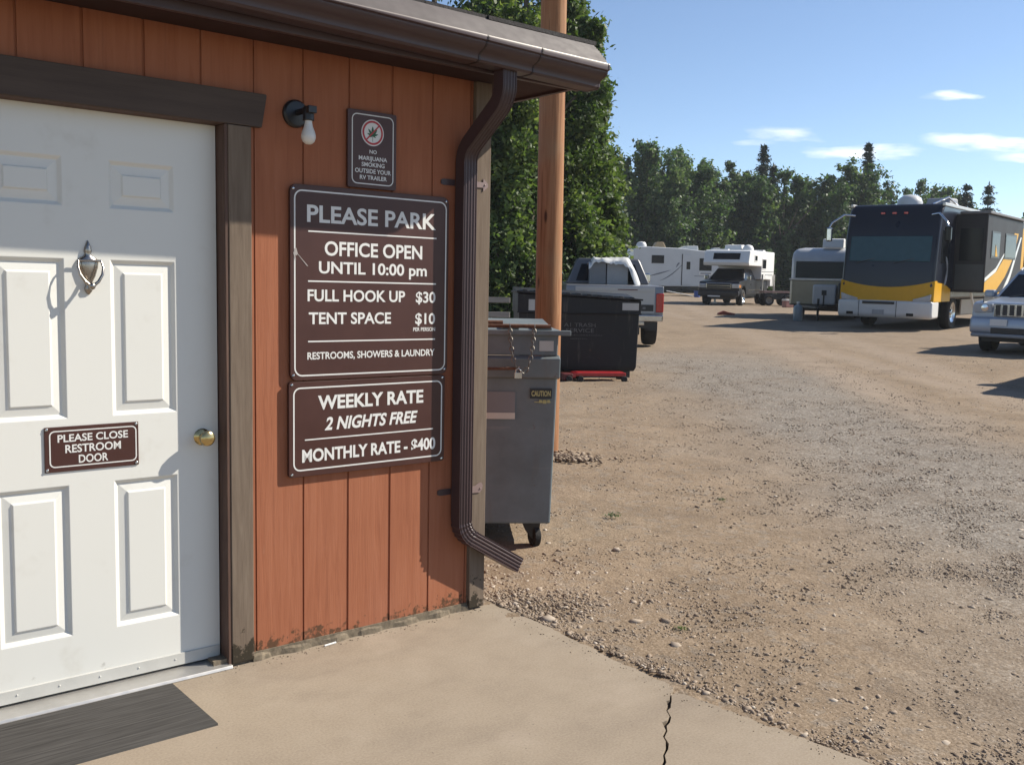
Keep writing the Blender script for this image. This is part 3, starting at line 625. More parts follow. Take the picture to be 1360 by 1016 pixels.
for cx, cy in ((.385, -.33), (-.385, -.33), (.385, .33), (-.385, .33)):
    w = MB().lathe([(.0, -.022), (.05, -.022), (.062, -.016), (.063, 0), (.062, .016), (.05, .022), (0, .022)], (cx+.02, cy, .063), (.95, .3, 0), 22).build('caster_wheel', RUBBER, t, smooth=40)
    MB().prism([(cx-.055, .145), (cx+.05, .145), (cx+.045, .1), (cx+.035, .05), (cx+.005, .05), (cx-.035, .1)], 'y', cy-.033, cy-.028).prism([(cx-.055, .145), (cx+.05, .145), (cx+.045, .1), (cx+.035, .05), (cx+.005, .05), (cx-.035, .1)], 'y', cy+.028, cy+.033).build('fork', IRON, w, bevel=.002)

# black rear-load bin
BLK = m_bin('black bin paint', (.015, .015, .0175), (.035, .035, .037), .5)
x, y, z = at(760, 14.5)
t = empty('dumpster', 'large black metal dumpster with ribbed lid and white stencilled lettering', 'dumpster', (x, y+.15, z), R(4))
m = MB(); a, b = .875, .52
m.loft([[(-a+.06, -b, .1), (a-.05, -b, .1), (a-.05, b, .1), (-a+.06, b, .1)], [(-a+.02, -b-.01, .16), (a-.02, -b-.01, .16), (a-.02, b, .16), (-a+.02, b, .16)], [(-a, -b-.03, .93), (a, -b-.03, .93), (a, b+.05, .93), (-a, b+.05, .93)]])
m.build('body', BLK, t, bevel=.012)
m = MB(); m.loft([[(-a-.02, -b-.05, .93), (a+.02, -b-.05, .93), (a+.02, b+.05, .93), (-a-.02, b+.05, .93)], [(-a-.02, -b-.05, 1.2), (a+.02, -b-.05, 1.12), (a+.02, b+.05, 1.22), (-a-.02, b+.05, 1.30)]]).box(-a-.03, a+.03, -b-.065, -b-.05, .925, .945)
m.build('upper_band', BLK, t, bevel=.008)
m = MB(); m.prism([(-a-.04, 1.215), (a+.04, 1.125), (a+.04, 1.15), (-a-.04, 1.245)], 'y', -b-.09, b+.07)
for i in range(11):
    xx = -a+.03+.155*i; zz = 1.23-.093*(xx+a)/(2*a); m.prism([(xx, zz), (xx+.09, zz-.005), (xx+.08, zz+.028), (xx+.02, zz+.031)], 'y', -b-.07, b+.06)
m.build('lid', BLK, t, bevel=.006)
m = MB(); m.tube([(-a-.01, -b-.055, .935), (a+.01, -b-.055, .935)], .008, 8); m.build('seam_rail', mat('worn bare edge', (.1, .1, .1), .4, .5), t)
MB().box(.62, .86, -b-.056, -b-.05, .985, 1.09).build('sticker', STICK, t); MB().box(-.74, -.65, -b-.056, -b-.05, .96, 1.12).build('sticker', STICK, t)
WORN = mat('worn stencil paint', (.13, .13, .13), .7, var=.5, scale=30)
m = MB(); put_text(m, 'A1 TRASH', -.22, .24, .735, .79, -b-.0275, .0); put_text(m, 'SERVICE', -.19, .22, .655, .71, -b-.0255, .0)
m.build('lettering', WORN, t)
for u, ue_, w_, sd_, zz, yy in ((-.33, .34, .03, 2, .607, .0242), (-.12, .12, .026, 3, .555, .0225)):
    m = MB(); rr = random.Random(sd_); m.box(u, ue_, -b-yy+.0006, -b-.01, zz, zz+.0025)
    while u < ue_: w = rr.uniform(.012, w_); m.box(u, u+w, -b-yy, -b-.01, zz, zz+rr.uniform(.008, .02)); u += w+rr.uniform(.008, .016)
    m.build('worn_lettering', mat('rubbed stencil paint', (.055, .055, .055), .7), t)
for q in (a, -a-.07): MB().box(q, q+.07, -.25, .25, .62, .74).build('fork_pocket', BLK, t, bevel=.01)
for q in (-a+.1, a-.2): MB().box(q, q+.1, -b+.05, b-.05, 0, .1).build('skid', IRON, t)

RED = mat('red enamel', (.45, .02, .022), .35, var=.2, coat=.3)
x, y, z = at(796, 13.65)
t = empty('floor_trolley', 'low red metal trolley on small dark wheels in front of the black dumpster', 'trolley', (x, y, z), R(9))
MB().box(-.36, .36, -.03, -.0, .085, .135).box(-.36, .36, .18, .21, .085, .135).box(-.34, .34, -.02, .2, .12, .14).prism([(-.42, .06), (-.36, .06), (-.36, .14), (-.40, .12)], 'y', -.03, .21).build('deck', RED, t, bevel=.008)
m = MB().box(-.55, -.40, -.04, .2, .02, .12); m.build('jack_head', mat('grimy red enamel', (.11, .016, .016), .5, var=.3), t, bevel=.015)
for cx in (-.46, -.3, .33):
    for cy in (-.05, .23): MB().lathe([(0, -.018), (.04, -.018), (.045, -.01), (.045, .01), (.04, .018), (0, .018)], (cx, cy, .045), (0, 1, 0), 14).build('wheel', RUBBER, t, smooth=40)

OLDW = mat('grey weathered boards', (.33, .30, .26), .85, var=.25, scale=8, stretch=(.3, 3, 3))
x, y, z = at(660, 18.2)
t = empty('rail_fence', 'weathered pale board fence glimpsed between the building corner and black dumpster', 'fence', (x-1.5, y, z), R(-3))
for zz in (.93, .66): MB().box(-2.4, 1.7, -.03, .01, zz, zz+.10).build('rail', OLDW, t, bevel=.006)
for xx in (-2.3, -.6): MB().box(xx-.05, xx+.05, .012, .1, -.2, 1.1).build('post', OLDW, t, bevel=.006)

# ------------------------------------------------------------------ vehicles
def wheel(root, x, y, r, w, rim=CHROME, hub=.62, name='wheel'):
    s = 1 if y > 0 else -1
    t = MB().lathe([(r*hub, -w/2), (r*.93, -w/2), (r*.99, -w*.36), (r, -w*.2), (r, w*.2), (r*.99, w*.36), (r*.93, w/2), (r*hub, w/2), (r*hub*.96, w*.3), (.01, w*.3), (.01, -w*.3), (r*hub*.96, -w*.3)], (x, y, r), (0, s, 0), 28).build(name, RUBBER, root, smooth=35)
    m = MB().lathe([(0, w*.30), (r*.1, w*.44), (r*.16, w*.42), (r*.2, w*.32), (r*hub*.82, w*.36), (r*hub, w*.5), (r*hub*.98, w*.28), (0, w*.28)], (x, y, r), (0, s, 0), 24)
    for i in range(6):
        a = 2*PI*i/6; ca, sa = math.cos(a), math.sin(a); q = r*hub*.5
        m.box(x+q*ca-.03, x+q*ca+.03, y+s*w*.33-.01, y+s*w*.33+.012, r+q*sa-.03, r+q*sa+.03)
    m.build('rim', rim, t, smooth=35); return t
def arch(xc, r, z, n=9):
    "points of a wheel arch from front to rear at sill height z"
    a0 = math.asin(max(-1, min(1, (z-r*.92)/r))) if z > r*.92 else 0
    return [(xc+r*math.cos(a), max(z, .0)+0+r*math.sin(a)*1.0) for a in [PI*i/n for i in range(n+1)]]
def quadf(m, q): return m.add(q, [(0, 1, 2, 3)])

def pickup(root, paint, r, H, trim_paint=CHROME, cab_paint=None, lift=0., L=(2.75, -2.8)):
    "full-size pickup; local +x is forward. H = bed rail height"
    xf, xr = L; zs = .50+lift; ax = (xf-.92, xr+1.12)
    ar = r+.07
    prof = [(xf-.02, zs+.05), (xf, zs+.25), (xf-.02, H-.18), (xf-.12, H-.06), (xf-1.2, H+.03), (xr+.02, H+.01), (xr, H-.05), (xr, zs+.02), (xr+.02, zs)]
    def cut(xc): return [(xc+ar*math.cos(a), zs+(ar+ r-zs if False else ar*.92)*math.sin(a)) for a in [PI-PI*i/10 for i in range(11)]]
    prof += cut(ax[1])+cut(ax[0])+[(xf-.04, zs)]
    MB().prism(prof, 'y', -.98, .98).build('body', paint, root, bevel=.05, smooth=40, seg=3)
    MB().box(xr+.1, xf-.1, -.78, .78, zs-.12, H-.1).box(xr+.2, xf-.3, -.5, .5, r-.1, zs).build('chassis', BLACK, root)
    for xx in ax:
        for yy in (.83, -.83): wheel(root, xx, yy, r, .27)
    # cab
    xw, xc, xb, xd = xf-1.22, xf-1.95, xf-3.35, xf-3.55; zr = H+.58; zl = H+.02
    lo = [(xw, .90), (xw, -.90), (xd, -.92), (xd, .92)]; hi = [(xc, .70), (xc, -.70), (xb, -.72), (xb, .72)]
    m = MB().loft([[(x, y, zl) for x, y in lo], [(x, y, zr-.07) for x, y in hi], [(x*.985+(xc+xb)/2*.015, y*.93, zr) for x, y in hi]])
    m.build('cab', cab_paint or paint, root, bevel=.03, smooth=40)
    def q(i, j): return [(*lo[i], zl), (*lo[j], zl), (*hi[j], zr-.07), (*hi[i], zr-.07)]
    MB().pane(q(1, 0), .05, .05, .06, .05).build('windscreen', GLASS, root)
    MB().pane(q(3, 2), .1, .1, .12, .12).build('rear_window', GLASS, root)
    for a, b in ((0, 3), (2, 1)):
        Q = q(a, b); mid = lambda s_: [tuple(Vector(Q[0])*(1-s_)+Vector(Q[1])*s_), tuple(Vector(Q[3])*(1-s_)+Vector(Q[2])*s_)]
        b0, t0 = mid(.0); b1, t1 = mid(.5); b2, t2 = mid(1)
        if a == 2: (b0, t0), (b2, t2) = (b2, t2), (b0, t0); MB().pane([b1, b0, t0, t1], .06, .2, .08, .1).pane([b2, b1, t1, t2], .1, .06, .08, .1).build('side_window', GLASS, root)
        else: MB().pane([b0, b1, t1, t0], .2, .06, .08, .1).pane([b1, b2, t2, t1], .06, .1, .08, .1).build('side_window', GLASS, root)
    for s in (1, -1):
        for xx in (xw-.05, (xw+xb)/2-.05, xb+.1): MB().box(xx-.006, xx+.006, s*.978-.006, s*.978+.006, zs+.1, H-.04).build('door_seam', BLACK, root)
        MB().box((xw+xb)/2+.02, (xw+xb)/2+.2, s*.985-.012, s*.985+.012, H-.2, H-.15).build('door_handle', trim_paint, root)
    for s in (1, -1): MB().box(xw-.35, xw-.22, s*.96-.0, s*.96+s*.2, zl+.02, zl+.24).build('side_mirror', trim_paint, root, bevel=.03)
    return xf, xr, zs

SILVER = mat('silver truck paint', (.24, .245, .26), .35, .4, .04, .5, coat=.3)
DARKT = mat('dark charcoal truck paint', (.014, .016, .022), .3, .1, .1, .5, spec=.3, coat=.2)
x, y, z = at(800, 22.6)
pk = empty('pickup_truck', 'silver pickup truck seen from behind, parked beyond the black dumpster', 'pickup truck', (x, y, z), R(88.6), tilt=True)
xf, xr, zs = pickup(pk, SILVER, .42, 1.25, lift=.12, cab_paint=mat('dull cab grey', (.12, .123, .135), .4, .2, .05, .5))
TG = mat('tailgate silver', (.43, .435, .45), .36, .4, .04, .5, coat=.3)
tg = MB().box(xr-.03, xr, -.80, .80, zs+.1, 1.24).box(xr-.04, xr-.03, -.76, .76, 1.15, 1.22); tg = tg.build('tailgate', TG, pk, bevel=.012)
MB().box(xr-.045, xr-.03, -.78, .78, zs+.14, zs+.27).build('trim_band', IRON, tg)
m = MB()
m.box(xr-.046, xr-.045, -.62, -.12, zs+.178, zs+.182)
for i in range(5): m.box(xr-.049, xr-.045, -.62+.11*i, -.56+.11*i, zs+.18, zs+.225)
m.build('worn_lettering', mat('band lettering', (.15, .15, .15), .5), tg)
MB().box(xr-.045, xr-.04, -.45, -.05, 1.175, 1.195).build('tailgate_mark', mat('faded maroon decal', (.12, .04, .05), .5), tg)
for s in (1, -1): MB().box(xr-.035, xr+.16, s*.83 if s > 0 else -.985, .985 if s > 0 else -.83, zs+.12, 1.12).build('tail_light', REDL, pk, bevel=.02)
MB().box(xr-.18, xr-.02, -.96, .96, zs-.06, zs+.07).box(xr-.15, xr-.02, -.6, .6, zs-.14, zs-.06).build('rear_bumper', CHROME, pk, bevel=.02)
MB().prism([(xr-.02, zs-.06), (xr+.5, zs-.06), (xr+.4, zs-.22), (xr-.02, zs-.2)], 'y', -.85, .85).build('undertray', IRON, pk)
for s in (1, -1): MB().box(xr+.7, xr+.72, s*.7, s*.96, zs-.3, zs).build('mud_flap', BLACK, pk)
# load in the bed: two grey cabinets half wrapped in plastic sheet
CAB = mat('grey appliance', (.2, .205, .215), .5, var=.08); SHEET = mat('white plastic sheet', (.72, .72, .70), .35, var=.06, spec=.6)
T = pk.matrix_world
ld = empty('bed_load', 'grey cabinets wrapped in white plastic sheet, loaded in the silver pickup bed', 'cargo', T @ Vector((-1.15, -.05, 1.27)), 0); ld.matrix_world = T @ Matrix.Translation((-1.15, -.08, 1.26))
MB().box(-.3, .35, .18, .52, 0, .50).build('cabinet', CAB, ld, bevel=.015); MB().box(-.28, .33, -.30, .16, 0, .52).build('cabinet', mat('pale grey appliance', (.34, .34, .345), .5), ld, bevel=.015)
rr = random.Random(8); nx_, ny_ = 14, 22; rings = []
for j in range(ny_+1):
    row = []
    for i in range(nx_+1):
        u = i/nx_; v = j/ny_
        yy = .56-1.16*v; xx = -.40+.85*u
        zz = .55+.035*rr.random()+.05*math.sin(v*9+u*4)*.4
        if u < .12: zz -= (.12-u)/.12*(.10+.35*max(0, (v-.62)/.38))+.02*rr.random(); xx = -.40+.1*u+rr.uniform(-.01, .015)
        if v > .72: zz -= ((v-.72)/.28)**1.3*.52; yy += .14*(v-.72)
        if v < .06: zz -= .12
        row.append((xx, yy, zz))
    rings.append(row)
MB().loft(rings, cap=False, closed=False).build('plastic_sheet', SHEET, ld, smooth=70)

# dark pickup carrying a white camper
x, y, z = at(955, 47.6)
tk = empty('pickup_truck', 'dark charcoal pickup truck facing the viewer and carrying a white camper', 'pickup truck', (x, y, z), R(-90-27.5), tilt=True)
tk.location = Vector((x, y, z))+Vector((math.sin(R(27.5)), math.cos(R(27.5)), .02))*2.2
xf, xr, zs = pickup(tk, DARKT, .39, 1.2, lift=.04, L=(2.85, -2.85))
fr = MB().box(xf-.03, xf+.03, -.62, .62, .82, 1.08).build('grille', CHROME, tk, bevel=.02); MB().box(xf+.02, xf+.035, -.57, .57, .85, .93).box(xf+.02, xf+.035, -.57, .57, .97, 1.05).build('grille_slots', BLACK, fr)
MB().box(xf-.1, xf+.1, -.99, .99, .46, .70).build('front_bumper', IRON, tk, bevel=.04); MB().box(xf+.09, xf+.11, -.5, .1, .42, .48).build('number_plate', WHITEV, tk)
for s in (1, -1): MB().box(xf-.25, xf+.02, s*.64 if s > 0 else -.98, .98 if s > 0 else -.64, .84, 1.04).build('headlight', CLEARL, tk, bevel=.03); MB().box(xf-.35, xf-.02, s*.982-.01, s*.982+.01, .86, 1.0).build('indicator', AMBER, tk, bevel=.01)
for s in (1, -1): MB().box(-1.2, 1.2, s*.985-.008, s*.985+.008, .72, .77).build('side_trim', CHROME, tk)
CAMPW = mat('white camper fibreglass', (.80, .80, .78), .4, var=.04, scale=2)
T = tk.matrix_world.copy()
T = Matrix.Translation(tk.location) @ tk.matrix_world.to_3x3().to_4x4()
cp = empty('truck_camper', 'white cabover camper sitting on the bed of the dark pickup', 'camper', (0, 0, 0)); cp.matrix_world = T @ Matrix.Translation((0, 0, 1.22))
pr = [(1.72, .70), (1.80, .86), (1.52, 1.42), (1.38, 1.46), (-3.55, 1.46), (-3.6, 1.40), (-3.6, -.32), (-2.9, -.32), (-2.9, .02), (-.8, .04), (-.85, .70)]
MB().prism(pr, 'y', -1.13, 1.13).build('shell', CAMPW, cp, bevel=.05, smooth=40, seg=3)
MB().pane([(1.80, -1.1, .86), (1.80, 1.1, .86), (1.52, 1.1, 1.42), (1.52, -1.1, 1.42)], .2, .2, .25, .2, off=.012).build('front_window', GLASS, cp)
for a, b, c, d in ((.15, .7, .92, 1.25), (-1.75, -.9, .55, 1.1)): f = MB().box(b-(b-a), b, 1.13, 1.15, c, d).build('window', WHITEV, cp); MB().box(a+.05, b-.05, 1.15, 1.156, c+.05, d-.05).build('pane', GLASS, f)
MB().box(-3.5, -.9, 1.13, 1.142, .42, .46).box(-3.2, -1.6, 1.13, 1.143, .25, .30).build('side_stripe', mat('grey stripe', (.3, .3, .3), .5), cp)
MB().box(-2.2, -1.6, 1.13, 1.142, -.0+.1, .28).build('hatch', CAMPW, cp, bevel=.01)
f = MB().prism([(-.1, 1.44), (.75, 1.44), (.62, 1.72), (.05, 1.75)], 'y', -.4, .45).build('air_conditioner', CAMPW, cp, bevel=.04)
MB().lathe([(.28, 0), (.27, .12), (.2, .24), (.08, .29), (0, .3)], (.55, .75, 1.45), (0, 0, 1), 20).build('vent_dome', CAMPW, cp, smooth=40)
MB().box(-1.5, -.9, -.2, .4, 1.45, 1.58).build('roof_vent', CAMPW, cp, bevel=.03); MB().box(-2.9, -2.4, .3, .8, 1.45, 1.56).build('roof_hatch', CAMPW, cp, bevel=.03)
MB().box(.6, 1.1, -.6, -.1, 1.45, 1.52).build('skylight', CAMPW, cp, bevel=.02)
for xx, yy in ((-.8, 1.2), (-3.4, 1.2), (-.8, -1.2), (-3.4, -1.2)): MB().box(xx-.04, xx+.04, yy-.04, yy+.04, -1.2, .3).box(xx-.12, xx+.12, yy-.12, yy+.12, -1.22, -1.19).build('jack_leg', ALU, cp)

# long white travel trailer
TRW = mat('white trailer siding', (.62, .64, .65), .4, var=.05, scale=2); TRG = mat('grey swoosh decal', (.16, .17, .20), .5, var=.1)
x, y, z = at(886, 66)
tr = empty('travel_trailer', 'long white travel trailer with grey swooshes parked side on before the trees', 'trailer', (x+1.2, y, z), R(180+4), tilt=True)
# local: viewer looks at the +y side; -x is to the right of the picture
MB().prism([(3.95, .62), (4.0, .9), (4.0, 2.95), (3.85, 3.16), (3.5, 3.2), (.8, 3.12), (-.6, 2.98), (-5, 2.96), (-5.1, 2.8), (-5.1, .6)], 'y', -1.2, 1.2).build('shell', TRW, tr, bevel=.06, smooth=40, seg=3)
MB().box(-4.9, 3.6, -1, 1, .3, .62).build('underframe', BLACK, tr)
for k, xx in enumerate((-2.2, -1.35)):
    for yy in (1., -1.): wheel(tr, xx, yy, .36, .2, WHITEV)
for a, b, c, d in ((2.0, 2.75, 2.15, 2.6), (-1.2, -.45, 1.72, 2.45), (-2.6, -2.2, 1.8, 2.1)): f = MB().box(a-.04, b+.04, 1.2, 1.215, c-.04, d+.04).build('window', IRON, tr); MB().box(a, b, 1.214, 1.222, c, d).build('pane', GLASS, f)
d = MB().box(.1, .72, 1.2, 1.225, .75, 2.7).build('door', TRW, tr, bevel=.01); MB().box(.2, .45, 1.224, 1.232, 1.75, 2.25).build('door_window', GLASS, d); MB().box(.72, .77, 1.2, 1.228, .7, 2.75).build('door_edge', BLACK, d)
MB().box(.05, .75, 1.2, 1.5, .42, .5).box(.05, .75, 1.2, 1.75, .2, .26).build('step', BLACK, tr)
MB().box(-1.35, -.4, 1.2, 1.23, 1.4, 1.62).build('vent_panel', WHITEV, tr, bevel=.01); MB().box(-1.2, -.5, 1.23, 1.238, 1.47, 1.54).build('vent_slot', TRG, tr)
def swoosh(m, pts, y, w):
    L = []
    n = len(pts)
    for i, (x, z) in enumerate(pts): L.append((x, z+w*math.sin(PI*(i+.3)/(n-.4))))
    m.prism(L+pts[::-1], 'y', y, y+.012)
m = MB(); swoosh(m, [(3.0-.25*i, 1.25+.035*i+.006*i*i) for i in range(7)], 1.2, .09); swoosh(m, [(2.2-.2*i, .98+.05*i+.013*i*i) for i in range(9)], 1.2, .08); swoosh(m, [(1.15-.06*i, 1.85+.07*i) for i in range(5)], 1.2, .16)
m.box(-5, -.1, 1.2, 1.208, 1.3, 1.34).build('swoosh', TRG, tr)
m = MB()
for zz in (1.0, 1.22, 2.62, 2.78): m.box(-5, -.9, 1.2, 1.207, zz, zz+.025)
m.build('side_moulding', TRG, tr)
MB().lathe([(.35, 0), (.34, .15), (.25, .3), (0, .36)], (3.4, .7, 3.17), (0, 0, 1), 18).build('vent_dome', TRW, tr, smooth=40)
MB().prism([(1.75, 3.12), (2.6, 3.14), (2.4, 3.5), (1.95, 3.52)], 'y', .1, .8).build('roof_cover', mat('tan plastic', (.38, .28, .16), .6), tr, bevel=.05)
MB().prism([(-.5, 3.0), (.95, 3.08), (.3, 3.3), (-.45, 3.32)], 'y', -.4, .5).build('air_conditioner', TRW, tr, bevel=.05); MB().prism([(-2.0, 2.97), (-1.2, 2.97), (-1.5, 3.2), (-1.9, 3.22)], 'y', 0, .6).build('roof_vent', TRW, tr, bevel=.04)
x, y, z = at(922, 62)
t = empty('bucket', 'blue bucket standing on the ground between white trailer and dark pickup', 'bucket', (x, y, z))
MB().lathe([(0, 0), (.17, 0), (.21, .36), (.225, .36), (.225, .40), (.2, .40), (.165, .05), (0, .05)], (0, 0, 0), (0, 0, 1), 18).build('pail', mat('blue plastic', (.02, .07, .3), .4), t, smooth=40)
MB().tube([(-.21, 0, .39), (-.16, -.08, .5), (0, -.12, .56), (.16, -.08, .5), (.21, 0, .39)], .008, 6).build('handle', STEEL, t)
x, y, z = at(902, 63)
t = MB((x, y, z)).tube([(x-1.0, y, z+.35), (x+.75, y, z+.04)], .03, 8).build('sewer_pipe', WHITEV); t.location = (x, y, z); tag(t, 'white pipe propped along the ground below the white trailer door', 'pipe')

# old small trailer nosed towards us
OLDT = mat('chalky white trailer skin', (.55, .57, .6), .42, .2, .07, 3); YEL = mat('cream aluminium skin', (.37, .325, .235), .4, .3, .1, 3)
x, y, z = at(1083, 34.2)
vt = empty('caravan', 'small old rounded trailer with wide dark front window beside the motorhome', 'trailer', (x+.1, y, z), R(-90-24), tilt=True)
def sec(x, w, z0, z1, r=.25, n=5):
    P = []
    for cy, cz, a0 in ((w-r, z1-r, 0), (-w+r, z1-r, 90)):
        P += [(x, cy+r*math.cos(R(a0+90*i/n)), cz+r*math.sin(R(a0+90*i/n))) for i in range(n+1)]
    return P+[(x, -w, z0), (x, w, z0)]
MB().loft([sec(.04, 1.0, 1.42, 2.10, .2), sec(-.10, 1.09, 1.40, 2.36, .26), sec(-.35, 1.11, 1.40, 2.47, .28), sec(-1.5, 1.12, 1.4, 2.52, .28), sec(-4.6, 1.12, 1.4, 2.5, .28), sec(-5.0, 1.02, 1.4, 2.2, .25)]).build('upper_shell', OLDT, vt, smooth=40)
MB().loft([[(.06, 1.03, .52), (.06, -1.03, .52), (.06, -1.03, 1.36), (.06, 1.03, 1.36)], [(-.12, 1.12, .48), (-.12, -1.12, .48), (-.12, -1.12, 1.36), (-.12, 1.12, 1.36)], [(-5, 1.12, .48), (-5, -1.12, .48), (-5, -1.12, 1.36), (-5, 1.12, 1.36)]]).build('lower_shell', YEL, vt, bevel=.03, smooth=40)
MB().box(-5.02, .08, -1.135, 1.135, 1.36, 1.42).build('belt_rail', ALU, vt, bevel=.01)
MB().prism([(.075, 1.44), (.05, 2.02), (-.05, 2.02), (-.05, 1.44)], 'y', -.93, .93).build('front_window', GLASS, vt, bevel=.02)
for k in range(3): MB().box(-1.6-1.3*k, -.7-1.3*k, 1.115, 1.135, 1.5, 2.0).build('side_window', GLASS, vt)
MB().box(.1, .42, -.28, .5, .52, 1.22).build('propane_cover', mat('white plastic cover', (.6, .61, .63), .4, var=.05), vt, bevel=.06, smooth=40)
MB().box(.05, .55, .55, .85, .55, 1.3).build('gas_bottle_rack', IRON, vt, bevel=.08, smooth=40)
MB().box(.42, .45, .03, .19, .86, 1.03).box(.42, .445, .08, .13, .5, .9).build('cover_strap', BLACK, vt)
MB().prism([(0, -.9), (0, .9), (1.2, .06), (1.2, -.06)], 'z', .42, .5).tube([(1.0, 0, .0), (1.0, 0, .75)], .04, 8).build('hitch', BLACK, vt)
MB().box(-4.8, 0, -.95, .95, .3, .5).build('underframe', BLACK, vt)
for yy in (1., -1.): wheel(vt, -2.4, yy, .35, .2, WHITEV)
MB().prism([(-.9, 2.5), (-.2, 2.5), (-.3, 2.8), (-.8, 2.83)], 'y', -.1, .6).build('air_conditioner', CAMPW, vt, bevel=.03)
m = MB(); rr = random.Random(4)
for k in range(5): m.box(.0, .0+.02, -.5+.22*k, -.36+.22*k, 2.12+.02*(k % 2), 2.2)
x, y, z = at(1056, 33.0)
t = empty('water_jug', 'pale blue grey water jug standing before the old rounded trailer', 'jug', (x, y, z))
MB().lathe([(0, 0), (.14, 0), (.155, .04), (.155, .42), (.12, .5), (.05, .54), (.05, .6), (0, .6)], (0, 0, 0), (0, 0, 1), 18).build('jug_body', mat('cloudy plastic', (.3, .36, .4), .35), t, smooth=40)
MB().lathe([(.055, .58), (.055, .64), (0, .65)], (0, 0, 0), (0, 0, 1), 12).build('cap', WHITEV, t)

# clutter behind the camper
x, y, z = at(1026, 48.5)
t = empty('utility_cart', 'low utility cart with a pinkish top and dark wheels behind the white camper', 'cart', (x, y, z), R(8))
MB().box(-.75, .75, -.35, .35, .62, .72).build('cart_top', mat('pinkish board', (.36, .24, .21), .7), t, bevel=.01); MB().box(-.7, .7, -.3, .3, .3, .6).build('cart_frame', IRON, t, bevel=.02)
for xx in (-.5, .45):
    for yy in (.34, -.34): wheel(t, xx, yy, .26, .12, STEEL)
x, y, z = at(1043, 46.5)
t = empty('cooler_box', 'small pink and white cooler box standing between camper and old trailer', 'cooler', (x, y, z), R(20))
MB().box(-.25, .25, -.17, .17, 0, .30).build('cooler_body', mat('dusty pink plastic', (.42, .2, .17), .5), t, bevel=.03); MB().box(-.26, .26, -.18, .18, .30, .38).build('cooler_lid', WHITEV, t, bevel=.02)
x, y, z = at(961, 36.6); t = MB().prism([(-.32, 0), (.3, 0), (.34, .06), (.1, .1), (-.1, .16), (-.3, .07)], 'y', -.12, .12).build('wheel_chock', mat('faded red rubber', (.3, .07, .05), .7), bevel=.02); t.location = (x, y, z); tag(t, 'faded red wheel chock lying in the open yard before the dark pickup', 'wheel chock')

# motorhome
NAVY = mat('black blue coach paint', (.010, .013, .026), .3, 0, .1, .6, spec=.3, coat=.12); YELP = mat('golden yellow coach paint', (.72, .38, .012), .42, 0, .05, spec=.25)
WHC = mat('white coach paint', (.70, .70, .70), .35, var=.04, coat=.4); GRY = mat('graphite coach paint', (.040, .038, .040), .5, 0, .1, .6, spec=.15); TANP = mat('beige skirt panel', (.50, .42, .33), .5, var=.05)
WIND = mat('tinted windscreen', (.03, .08, .095), .12, 0, .1, spec=.35)
x, y, z = at(1170, 28.7)
mh = empty('motorhome', 'big dark motorhome with yellow band and white bumper facing the viewer', 'motorhome', (x, y, z), R(-128), tilt=True)
h = 1.33
MB().prism([(-.03, .88), (-.02, 1.3), (-.10, 2.0), (-.22, 2.75), (-.42, 3.45), (-.62, 3.66), (-11.9, 3.66), (-12, 3.5), (-12, .88)], 'y', -h, h).build('shell', NAVY, mh, bevel=.09, smooth=45, seg=3)
def band(y0, n=12):                                        # yellow band, its upper edge sagging in the middle
    m = MB(); P = []; Q = []
    for i in range(n+1):
        s_ = -1+2*i/n; yy = s_*(h+.012); x_ = .012-.06*abs(s_)**8; top = 1.24+.2*abs(s_)**2
        P.append((x_-.005, yy, top)); Q.append((x_+.035, yy, .84))
    rings = [[P[i], Q[i], (Q[i][0]-.25, Q[i][1], .86), (P[i][0]-.25, P[i][1], P[i][2])] for i in range(n+1)]
    return m.loft(rings)
band(0).build('yellow_band', YELP, mh, smooth=40)
for s in (1, -1): MB().prism([(-.1, .84), (-.1, 1.40), (-1.0, 1.36), (-1.75, 1.2), (-1.75, .84)], 'y', s*h, s*(h+.014)).build('side_band', YELP, mh)
MB().prism([(-.6, .36), (.06, .34), (.12, .45), (.10, .85), (-.6, .86)], 'y', -h-.02, h+.02).build('front_bumper', WHC, mh, bevel=.07, smooth=40, seg=3)
MB().box(.1, .125, -.62, .3, .74, .82).build('bumper_slot', IRON, mh); MB().box(.108, .13, -.32, .02, .44, .58).build('number_plate', mat('grey plate', (.4, .4, .42), .5), mh)
for yy in (-.98, .75): MB().box(.1, .127, yy-.1, yy+.1, .42, .5).build('fog_light', GLASS, mh, bevel=.01)
for s in (1, -1): MB().prism([(s*.82, .80), (s*1.27, .86), (s*1.29, 1.06), (s*1.1, .99), (s*.78, .9)], 'x', -.06, .075).build('headlight', CLEARL, mh, bevel=.02)
MB().prism([(-.078, 1.98), (-.195, 2.72), (-.27, 2.72), (-.2, 1.98)], 'y', -1.16, 1.16).build('windscreen', WIND, mh, bevel=.02)
for yy in (-.33, 0, .33): MB().box(-.42, -.36, yy-.06, yy+.06, 3.36, 3.42).build('clearance_light', REDL, mh, bevel=.01)
MB().box(-11.9, -.55, h-.06, h+.03, 3.58, 3.68).box(-11.9, -.55, -h-.03, -h+.06, 3.58, 3.68).build('roof_rail', ALU, mh, bevel=.02)
for s in (1, -1):
    m = MB(); m.tube([(-.25, s*1.1, 3.32), (-.05, s*1.35, 3.34), (.2, s*1.62, 3.1), (.25, s*1.68, 2.95)], [.035, .035, .03, .028], 10); mi = m.build('mirror_arm', CHROME, mh, smooth=50)
    MB().box(.15, .3, s*1.68-.085, s*1.68+.085, 2.55, 2.96).build('mirror_head', GLASS if s > 0 else CHROME, mi, bevel=.04)
for yy, e in ((-.95, .75), (.15, .75)): MB().tube([(-.05, yy, 1.93), (-.075, yy+.2, 1.98), (-.12, yy+e, 2.12)], .014, 6).build('wiper', BLACK, mh)
